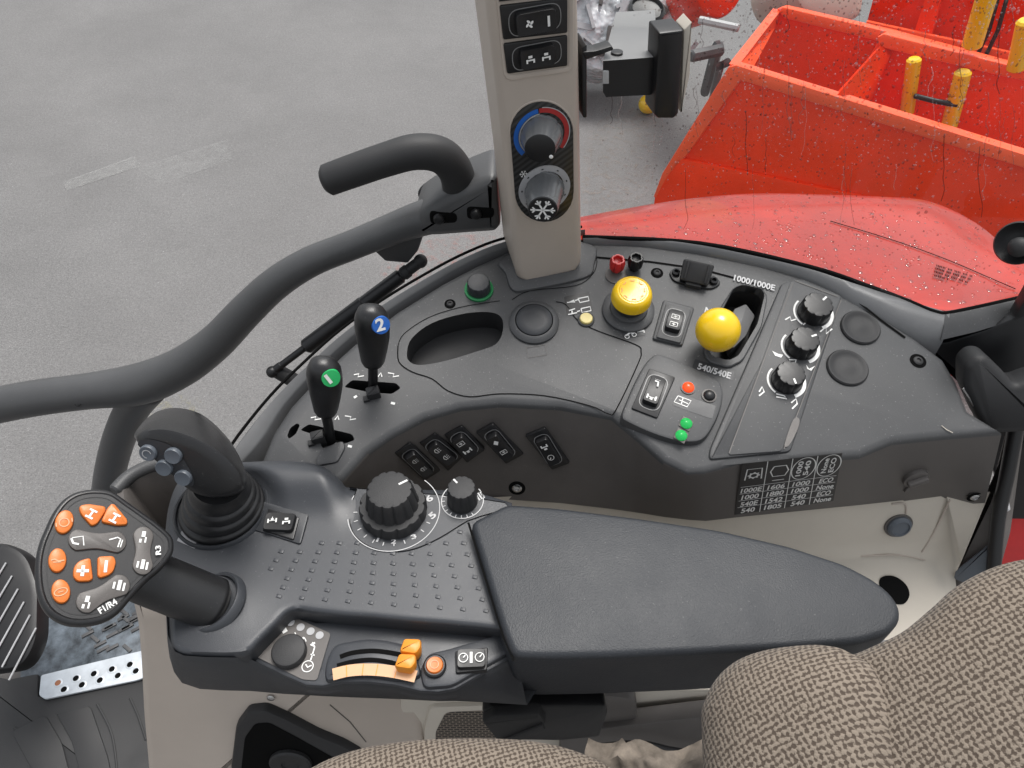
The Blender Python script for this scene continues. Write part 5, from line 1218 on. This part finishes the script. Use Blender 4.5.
# second cream panel with grille
QF = Frame((0, .345, 0), (0, -1, .15), (1, 0, 0))
sp = thing('grille_panel', 'cream panel with a dark perforated grille half hidden under the armrest', 'grille', QF.hit(470, 740))
bm = NB(); slab(bm, QF, rpoly(QF.poly([(400, 690), (720, 690), (720, 800), (400, 800)]), .004), -.03, 0, .004); obj('panel', bm, M['cream'], sp)
bm = NB(); slab(bm, QF, rpoly(QF.poly([(424, 800), (424, 725), (430, 703), (520, 700), (520, 800)]), .01), -.004, .006, .004); obj('grille_frame', bm, M['cream'], sp)
gm = bpy.data.materials.new('perforated_grille'); gm.use_nodes = True; nt = gm.node_tree; tcn = nt.nodes.new('ShaderNodeTexCoord'); br_ = nt.nodes.new('ShaderNodeTexBrick'); mp = nt.nodes.new('ShaderNodeMapping'); mp.inputs['Rotation'].default_value = (R(90), 0, 0); mp.inputs['Scale'].default_value = (130, 130, 130)
br_.inputs['Color1'].default_value = br_.inputs['Color2'].default_value = (.015, .013, .012, 1); br_.inputs['Mortar'].default_value = (.24, .20, .16, 1); br_.inputs['Mortar Size'].default_value = .10; br_.inputs['Scale'].default_value = 1; br_.inputs['Brick Width'].default_value = 1; br_.inputs['Row Height'].default_value = .6
nt.links.new(tcn.outputs['Object'], mp.inputs[0]); nt.links.new(mp.outputs[0], br_.inputs[0]); nt.links.new(br_.outputs[0], nt.nodes['Principled BSDF'].inputs['Base Color'])
bm = NB(); flat(bm, QF, rpoly(QF.poly([(436, 800), (436, 727), (446, 707), (520, 704), (520, 800)]), .008), .0065); obj('grille', bm, gm, sp)
# bracket carrying the armrest
ab = thing('armrest_bracket', 'black cast bracket joining the armrest to the seat above the perforated grille', 'bracket', UY(545, 745, .235))
AF = Frame((0, .285, 0), (0, -1, .35), (1, 0, 0))
bm = NB(); slab(bm, AF, rpoly(AF.poly([(481, 712), (492, 706), (606, 706), (608, 715), (600, 738), (560, 742), (505, 741), (498, 736)]), .004), -.05, 0, .004); obj('bracket_body', bm, M['black'], ab)
bm = NB(); slab(bm, AF, rpoly(AF.poly([(482, 714), (494, 707), (540, 706), (546, 717), (508, 736), (500, 736)]), .003), -.02, .010, .004); slab(bm, AF, AF.poly([(500, 731), (506, 735), (545, 719), (542, 714)]), .009, .013, .002); obj('hinge_block', bm, M['rubber'], ab)
bm = NB(); slab(bm, QF, rpoly(QF.poly([(560, 690), (637, 700), (637, 722), (628, 732), (560, 740)], .02), .01), .0, .02, .004); obj('side_lug', bm, M['face'], ab)

# seat
def fabric():
    m = bpy.data.materials.new('knitted_seat_fabric'); m.use_nodes = True; nt = m.node_tree; N = nt.nodes; L = nt.links; b = N['Principled BSDF']; b.inputs['Roughness'].default_value = .95; b.inputs['Specular IOR Level'].default_value = .15; b.inputs['Sheen Weight'].default_value = .1
    uv = N.new('ShaderNodeUVMap'); n0 = N.new('ShaderNodeTexNoise'); n0.inputs['Scale'].default_value = 300; n0.inputs['Detail'].default_value = 2; L.new(uv.outputs[0], n0.inputs['Vector'])
    vm = N.new('ShaderNodeVectorMath'); vm.operation = 'MULTIPLY_ADD'; vm.inputs[1].default_value = (.0030, .0030, 0); L.new(n0.outputs['Color'], vm.inputs[0]); L.new(uv.outputs[0], vm.inputs[2])
    mp = N.new('ShaderNodeMapping'); mp.inputs['Rotation'].default_value = (0, 0, R(24)); L.new(vm.outputs[0], mp.inputs[0]); sx = N.new('ShaderNodeSeparateXYZ'); L.new(mp.outputs[0], sx.inputs[0])
    def mth(op, a, b_=None):
        q_ = N.new('ShaderNodeMath'); q_.operation = op
        for i, v_ in enumerate((a, b_)):
            if v_ is None: continue
            if isinstance(v_, (int, float)): q_.inputs[i].default_value = v_
            else: L.new(v_, q_.inputs[i])
        return q_.outputs[0]
    s1 = mth('SINE', mth('MULTIPLY', sx.outputs[0], math.pi/.0028)); s2 = mth('SINE', mth('MULTIPLY', sx.outputs[1], math.pi/.0030)); pr = mth('MULTIPLY', s1, s2)
    n1 = N.new('ShaderNodeTexNoise'); n1.inputs['Scale'].default_value = 420; n1.inputs['Detail'].default_value = 2; L.new(uv.outputs[0], n1.inputs['Vector'])
    r0 = N.new('ShaderNodeMapRange'); r0.inputs[1].default_value = .3; r0.inputs[2].default_value = .7; r0.inputs[3].default_value = -.5; r0.inputs[4].default_value = .5; L.new(n1.outputs['Fac'], r0.inputs[0])
    q = N.new('ShaderNodeMath'); q.operation = 'ADD'; L.new(mth('ADD', mth('MULTIPLY', pr, .70), .33), q.inputs[0]); L.new(r0.outputs[0], q.inputs[1])
    cr = N.new('ShaderNodeValToRGB'); e = cr.color_ramp.elements; e[0].position = .10; e[0].color = (.080, .062, .049, 1); e[1].position = .48; e[1].color = (.235, .196, .157, 1); L.new(q.outputs[0], cr.inputs[0]); L.new(cr.outputs[0], b.inputs['Base Color'])
    bp = N.new('ShaderNodeBump'); bp.inputs['Distance'].default_value = .0012; bp.inputs['Strength'].default_value = .35; L.new(q.outputs[0], bp.inputs['Height']); L.new(bp.outputs[0], b.inputs['Normal']); return m
FAB = fabric()
seat = thing('driver_seat', 'driver seat in knitted beige fabric with brown flecks beside the armrest', 'seat', U(700, 790, -.25))
def cushion(name, outline, depth, n, bulge, back, lab=None):
    c0 = D(sum(p[0] for p in outline)/len(outline), sum(p[1] for p in outline)/len(outline), depth)
    F_ = Frame(c0, n); uv = ccw(c2(F_.poly(outline), 5)); cx = sum(p[0] for p in uv)/len(uv); cy = sum(p[1] for p in uv)/len(uv)
    rs = []
    for t in [1.0, .97, .9, .6]: rs.append([F_.pt(cx + (x-cx)*t, cy + (y-cy)*t, -back*math.sqrt(max(0, 1 - t*t))**.8) for x, y in uv])
    rs = rs[::-1]
    for t in (.995, .98, .95, .9, .83, .74, .63, .5, .35, .2, .08): rs.append([F_.pt(cx + (x-cx)*t, cy + (y-cy)*t, bulge*(1 - t**2.6)**.62) for x, y in uv])
    bm = NB(); loft(bm, rs); ul = bm.loops.layers.uv.new('UVMap')
    for f in bm.faces:
        for l in f.loops: p = l.vert.co - c0; h = p.dot(F_.n); l[ul].uv = (p.dot(F_.ex) + h*.2, p.dot(F_.ey) - h*.25)
    return obj(name, bm, FAB, seat, lab, sm=180)
vn = -ray(900, 700).normalized()
cushion('backrest', [(832, 668), (862, 652), (900, 634), (930, 610), (955, 588), (988, 570), (1024, 560), (1080, 556), (1160, 600), (1160, 900), (900, 940), (790, 860), (800, 730)], .535, (vn + V((-.15, .1, .35))).normalized(), .035, .08)
cushion('side_bolster', [(702, 728), (706, 700), (718, 678), (738, 661), (765, 651), (800, 646), (826, 646), (850, 653), (885, 680), (900, 760), (890, 860), (780, 900), (715, 850)], .548, (vn + V((-.15, .1, .35))).normalized(), .040, .09)
cushion('seat_cushion', [(270, 800), (312, 768), (350, 752), (390, 744), (430, 740), (480, 739), (525, 741), (560, 747), (592, 758), (622, 775), (650, 800), (640, 900), (470, 960), (290, 900)], .60, (-ray(450, 800).normalized() + V((0, .2, .5))).normalized(), .03, .06)
# cloth lying between seat and armrest
cl_ = thing('rag', 'crumpled pale and brown cloth tucked between the seat cushion and backrest', 'cloth', U(640, 755, -.12))
bm = NB(); rn = random.Random(2); F_ = Frame(D(640, 752, .655), (-vn*-1 + V((0, .1, .3))).normalized()); rows = []
for j in range(9):
    r = []
    for i in range(26):
        px = 585 + i*4.8; py = 744 + j*5 + 6*math.sin(i*.45) - (8 if i < 8 else 0)
        u, v = F_.uv(px, py); r.append(F_.pt(u, v, .004*math.sin(i*.8 + j*.8) + .002*math.sin(i*1.9 - j*1.3) - .012*abs(j-4)/4))
    rows.append(r)
rs = [ring(bm, r) for r in rows]
for a, b in zip(rs, rs[1:]): bridge(bm, a, b, 0, False)
obj('cloth', bm, mat('dusty_brown_cloth', (.20, .17, .14), .9, .6, 500, .5, 45), cl_, sm=80)
# dark under-structure behind the gap
UF = Frame((0, .33, 0), (0, -1, .2), (1, 0, 0))
bm = NB(); slab(bm, UF, UF.poly([(610, 728), (660, 722), (720, 715), (800, 690), (800, 830), (560, 830), (560, 735)]), -.02, .0, .003); obj('seat_frame', bm, M['face'], seat)
bm = NB(); tube(bm, catm([UF.hit(x, y, .02) for x, y in ((600, 748), (640, 745), (675, 752), (715, 756))], 5, False), .005, 10); obj('cable', bm, M['rubber'], seat)

# storage bin behind the thumb joystick
bn = thing('storage_bin', 'open black storage bin behind the thumb joystick with a grey rolled lip', 'bin', U(150, 500, -.2))
op = [(118, 486), (135, 472), (160, 462), (200, 458), (248, 450), (262, 462), (240, 480), (190, 520), (172, 560), (130, 545)]
BZ = Frame((0, .4, -.05), (0, 0, 1)); uv = ccw(c2(BZ.poly(op), 4)); bm = NB()
loft(bm, [[BZ.pt(x, y, -.16) for x, y in inset(uv, .02)], [BZ.pt(x, y, -.004) for x, y in inset(uv, .010)], [BZ.pt(x, y, .001) for x, y in inset(uv, .006)], [BZ.pt(x, y, 0) for x, y in inset(uv, -.001)], [BZ.pt(x, y, -.16) for x, y in inset(uv, .004)]], 0, True, False); 
for f in bm.faces:
    pass
obj('bin_shell', bm, M['face'], bn, sm=50)
bm = NB(); tube(bm, catm([BZ.pt(*BZ.uv(x, y), .0) for x, y in ((116, 490), (132, 475), (158, 464), (200, 457))], 5, False), .008, 12); obj('lip', bm, M['console'], bn)
ce = thing('cream_corner', 'small cream trim corner peeping out between the thumb joystick and the console', 'trim', U(245, 460, -.12))
bm = NB(); CF_ = Frame(U(245, 455, -.06), (0, -.5, 1)); slab(bm, CF_, rpoly(CF_.poly([(225, 452), (244, 446), (268, 446), (262, 475), (228, 475)]), .006), -.06, 0, .004); obj('corner_cover', bm, M['cream'], ce)

# floor, mat, step plate, front bits
FZ = -.62; FL = Frame((0, .4, FZ), (0, 0, 1))
bm = NB(); flat(bm, FL, [(-1.2, -.5), (.6, -.5), (.6, .20), (-1.2, .20)], 0); obj('floor', bm, M['face'], kind='structure')
fmat = thing('floor_mat', 'dark grey ribbed rubber floor mat in the lower left corner', 'floor mat', U(70, 740, FZ))
bm = NB(); slab(bm, FL, rpoly(FL.poly([(-30, 672), (12, 682), (42, 676), (42, 700), (140, 676), (200, 660), (200, 850), (-80, 850)]), .006), .002, .014, .004)
for a in ([(14, 728), (34, 744), (44, 780)], [(58, 714), (72, 730), (84, 780)], [(97, 704), (112, 735), (118, 780)], [(130, 698), (138, 716), (146, 740)]):
    tube(bm, catm([FL.hit(x, y, .0135) for x, y in a], 5, False), .0022, 8)
for q in ([(60, 716), (94, 708), (112, 760), (118, 790), (88, 790), (76, 745)], [(16, 735), (50, 718), (66, 745), (78, 790), (46, 790)]): slab(bm, FL, rpoly(FL.poly(q), .01), .012, .0165, .002)
obj('mat_sheet', bm, M['rubber'], fmat)
st = thing('step_plate', 'silver perforated step plate at the edge of the black floor mat', 'step plate', U(90, 680, FZ+.016))
bm = NB(); S_ = Frame(FL.pt(0, 0, .016), FL.n); slab(bm, S_, rpoly(S_.poly([(42, 676), (140, 652), (175, 645), (175, 668), (138, 681), (46, 700), (40, 696)]), .004), 0, .004, .001)
for i in range(7):
    for j in range(2):
        x = 58 + i*18 + (6 if j else 0); y = 683 - i*4.6 + (7 if j else 0) - (0 if not j else .5); u, v = S_.uv(x, y, .004)
        lathe(bm, S_, [(.0075, .0041), (.0062, .0049), (.0048, .0049)], 16, 0, None, False, False, u, v); flat(bm, S_, ell(u, v, .0048, n=14), .0046, 1 if (i or j) else 2)
obj('plate', bm, [M['alu'], M['void'], mat('rusty_bolt', (.35, .14, .07), .7)], st)
pd = thing('pedal_step', 'black ribbed rubber block with pale worn edges below the paddle joystick', 'step', U(15, 640, FZ))
bm = NB(); SB = Frame(U(20, 600, -.40), (0, -.3, 1)); slab(bm, SB, rpoly(SB.poly([(-40, 545), (4, 541), (26, 553), (38, 585), (37, 640), (22, 668), (-40, 676)]), .02), -.03, 0, .010); obj('block', bm, M['black'], pd)
bm = NB()
for i in range(6):
    p0 = SB.hit(-4 + i*1.5, 568 + i*13, .002); p1 = SB.hit(-20 + i*8, 640 + i*8, .002)
    a = SB.hit(16 + i*6 - 10, 563 + i*13, .002); b = SB.hit(-14 + i*7 - 12, 615 + i*13, .002); tube(bm, [a, b], .0014, 8)
obj('worn_ridge', bm, M['silver'], pd)
dm = thing('door_step', 'dirty blue grey metal threshold plate beyond the perforated step plate', 'threshold', U(90, 640, FZ-.05))
bm = NB(); DF = Frame((0, .5, FZ + .006), (0, 0, 1)); slab(bm, DF, DF.poly([(20, 600), (200, 580), (200, 660), (42, 690), (20, 690)]), -.005, 0, .002); obj('threshold', bm, mat('dirty_threshold_metal', (.10, .12, .14), .35, .6, 300, .9, 30), dm)
bm = NB()
rn = random.Random(9)
for i in range(22):
    x, y = rn.uniform(85, 140), rn.uniform(612, 652); f = DF.at(x, y); slab(bm, f, rect(0, 0, .02, .006, rn.choice((.6, -.6))), 0, .003, .001)
obj('tread', bm, M['gate'], dm)

# black rear post with latch at the right edge
rp = thing('rear_post', 'black rear cab post with latch at the right edge beside the console end', 'post', U(990, 560, -.35))
RF = Frame(CT.hit(985, 390, -.0) , (-.35, -1, .55), (1, 0, 0))
bm = NB(); slab(bm, RF, rpoly(RF.poly([(962, 362), (972, 353), (984, 353), (1000, 368), (1012, 382), (1040, 372), (1050, 428), (1000, 431), (985, 432), (975, 415), (962, 386)]), .006), -.03, .012, .008); obj('latch_cover', bm, M['rubber'], rp, sm=60)
RG = Frame(CT.hit(960, 345, -.03), (-.3, -1, .25), (1, 0, 0))
bm = NB(); slab(bm, RG, rpoly(RG.poly([(915, 338), (945, 343), (985, 330), (1014, 318), (1030, 290), (1100, 280), (1100, 520), (1010, 520), (975, 420), (962, 380)]), .004), -.02, 0, .004); obj('post_skin', bm, M['black'], rp)
bm = NB(); tube(bm, [RF.hit(963, 388, .006), RF.hit(979, 412, .006)], .0022, 8); obj('striker', bm, M['steel'], rp)
RK = Frame(U(985, 480, -.12), (-.75, -.6, .35), (0, -1, 0)); 
bm = NB(); slab(bm, RK, rpoly(RK.poly([(1006, 428), (1018, 428), (1003, 540), (992, 580), (940, 600), (958, 560), (988, 500)]), .004), -.03, 0, .004); obj('post_side', bm, M['face'], rp)
bm = NB(); tube(bm, catm([RK.hit(x, y, .012) for x, y in ((1016, 425), (1008, 470), (998, 520), (993, 580))], 5, False), .008, 14); obj('door_seal', bm, M['black'], rp)
bm = NB(); slab(bm, RK, rpoly(RK.poly([(1003, 486), (1008, 486), (1012, 508), (1006, 510)]), .001), .006, .012, .001); obj('white_tab', bm, M['silver'], rp)
bm = NB(); slab(bm, RK, rpoly(RK.poly([(958, 568), (1000, 535), (1000, 570), (965, 580), (956, 576)]), .003), .002, .010, .002); obj('grey_foot', bm, M['grey'], rp)
rd = thing('red_panel', 'red painted body panel visible past the black door seal at the right edge', 'panel', U(1020, 560, -.4))
bm = NB(); RD_ = Frame(U(1015, 540, -.30), (-.6, -.6, .5)); slab(bm, RD_, RD_.poly([(995, 600), (1000, 540), (1012, 470), (1060, 430), (1060, 620)]), -.02, 0); obj('panel_sheet', bm, M['red_p'], rd)
kn = thing('cup_knob', 'ball knob in a round black cup at the right edge above the console', 'knob', D(1017, 260, .72))
f = Frame(D(1018, 243, .78), -ray(1018, 243).normalized() + V((-.2, 0, .0))); k = .78/FO; bm = NB(); lathe(bm, f, [(20*k, -.012), (21.5*k, 0), (20*k, .003), (15*k, -.002), (8*k, -.004), (.1*k, -.004)], 40); obj('cup', bm, M['black'], kn)
bm = NB(); blob(bm, f.pt(2*k, -4*k, .006), f.ex*.0105, f.ey*.0105, f.n*.009); obj('ball', bm, M['rubber'], kn, sm=180)
bm = NB(); tube(bm, [f.pt(0, 0, -.01), f.pt(.10, -.05, -.06)], .012, 14); obj('arm', bm, M['black'], kn)
# ------------------------------------------------------------------ light
w = bpy.data.worlds.new('World'); scene.world = w; w.use_nodes = True; nt = w.node_tree
bg = nt.nodes['Background']; sky = nt.nodes.new('ShaderNodeTexSky'); sky.sky_type = 'NISHITA'; sky.sun_disc = False; SKY = .15; SUNP = 2.3
SUN_E, SUN_A = R(70), R(25)       # sun direction: azimuth measured from +Y towards +X
sky.sun_elevation = SUN_E; sky.sun_rotation = SUN_A; sky.dust_density = 4; sky.air_density = 1.5
hs = nt.nodes.new('ShaderNodeHueSaturation'); hs.inputs['Saturation'].default_value = .22; hs.inputs['Value'].default_value = 1.25
nt.links.new(sky.outputs[0], hs.inputs['Color']); nt.links.new(hs.outputs[0], bg.inputs['Color']); bg.inputs['Strength'].default_value = SKY
sd = bpy.data.lights.new('sun', 'SUN'); sd.energy = SUNP; sd.angle = R(24); sd.color = (1, .97, .93)
so = bpy.data.objects.new('sun', sd); COL.objects.link(so)
dv = V((math.sin(SUN_A)*math.cos(SUN_E), math.cos(SUN_A)*math.cos(SUN_E), math.sin(SUN_E)))
so.rotation_euler = dv.to_track_quat('Z', 'Y').to_euler(); so.location = dv*5
scene.view_settings.view_transform = 'Standard'; scene.view_settings.look = 'None'; scene.view_settings.exposure = 0; scene.view_settings.gamma = 1
scene.cycles.max_bounces = 8; scene.cycles.transparent_max_bounces = 12; scene.cycles.caustics_refractive = False; scene.cycles.caustics_reflective = False
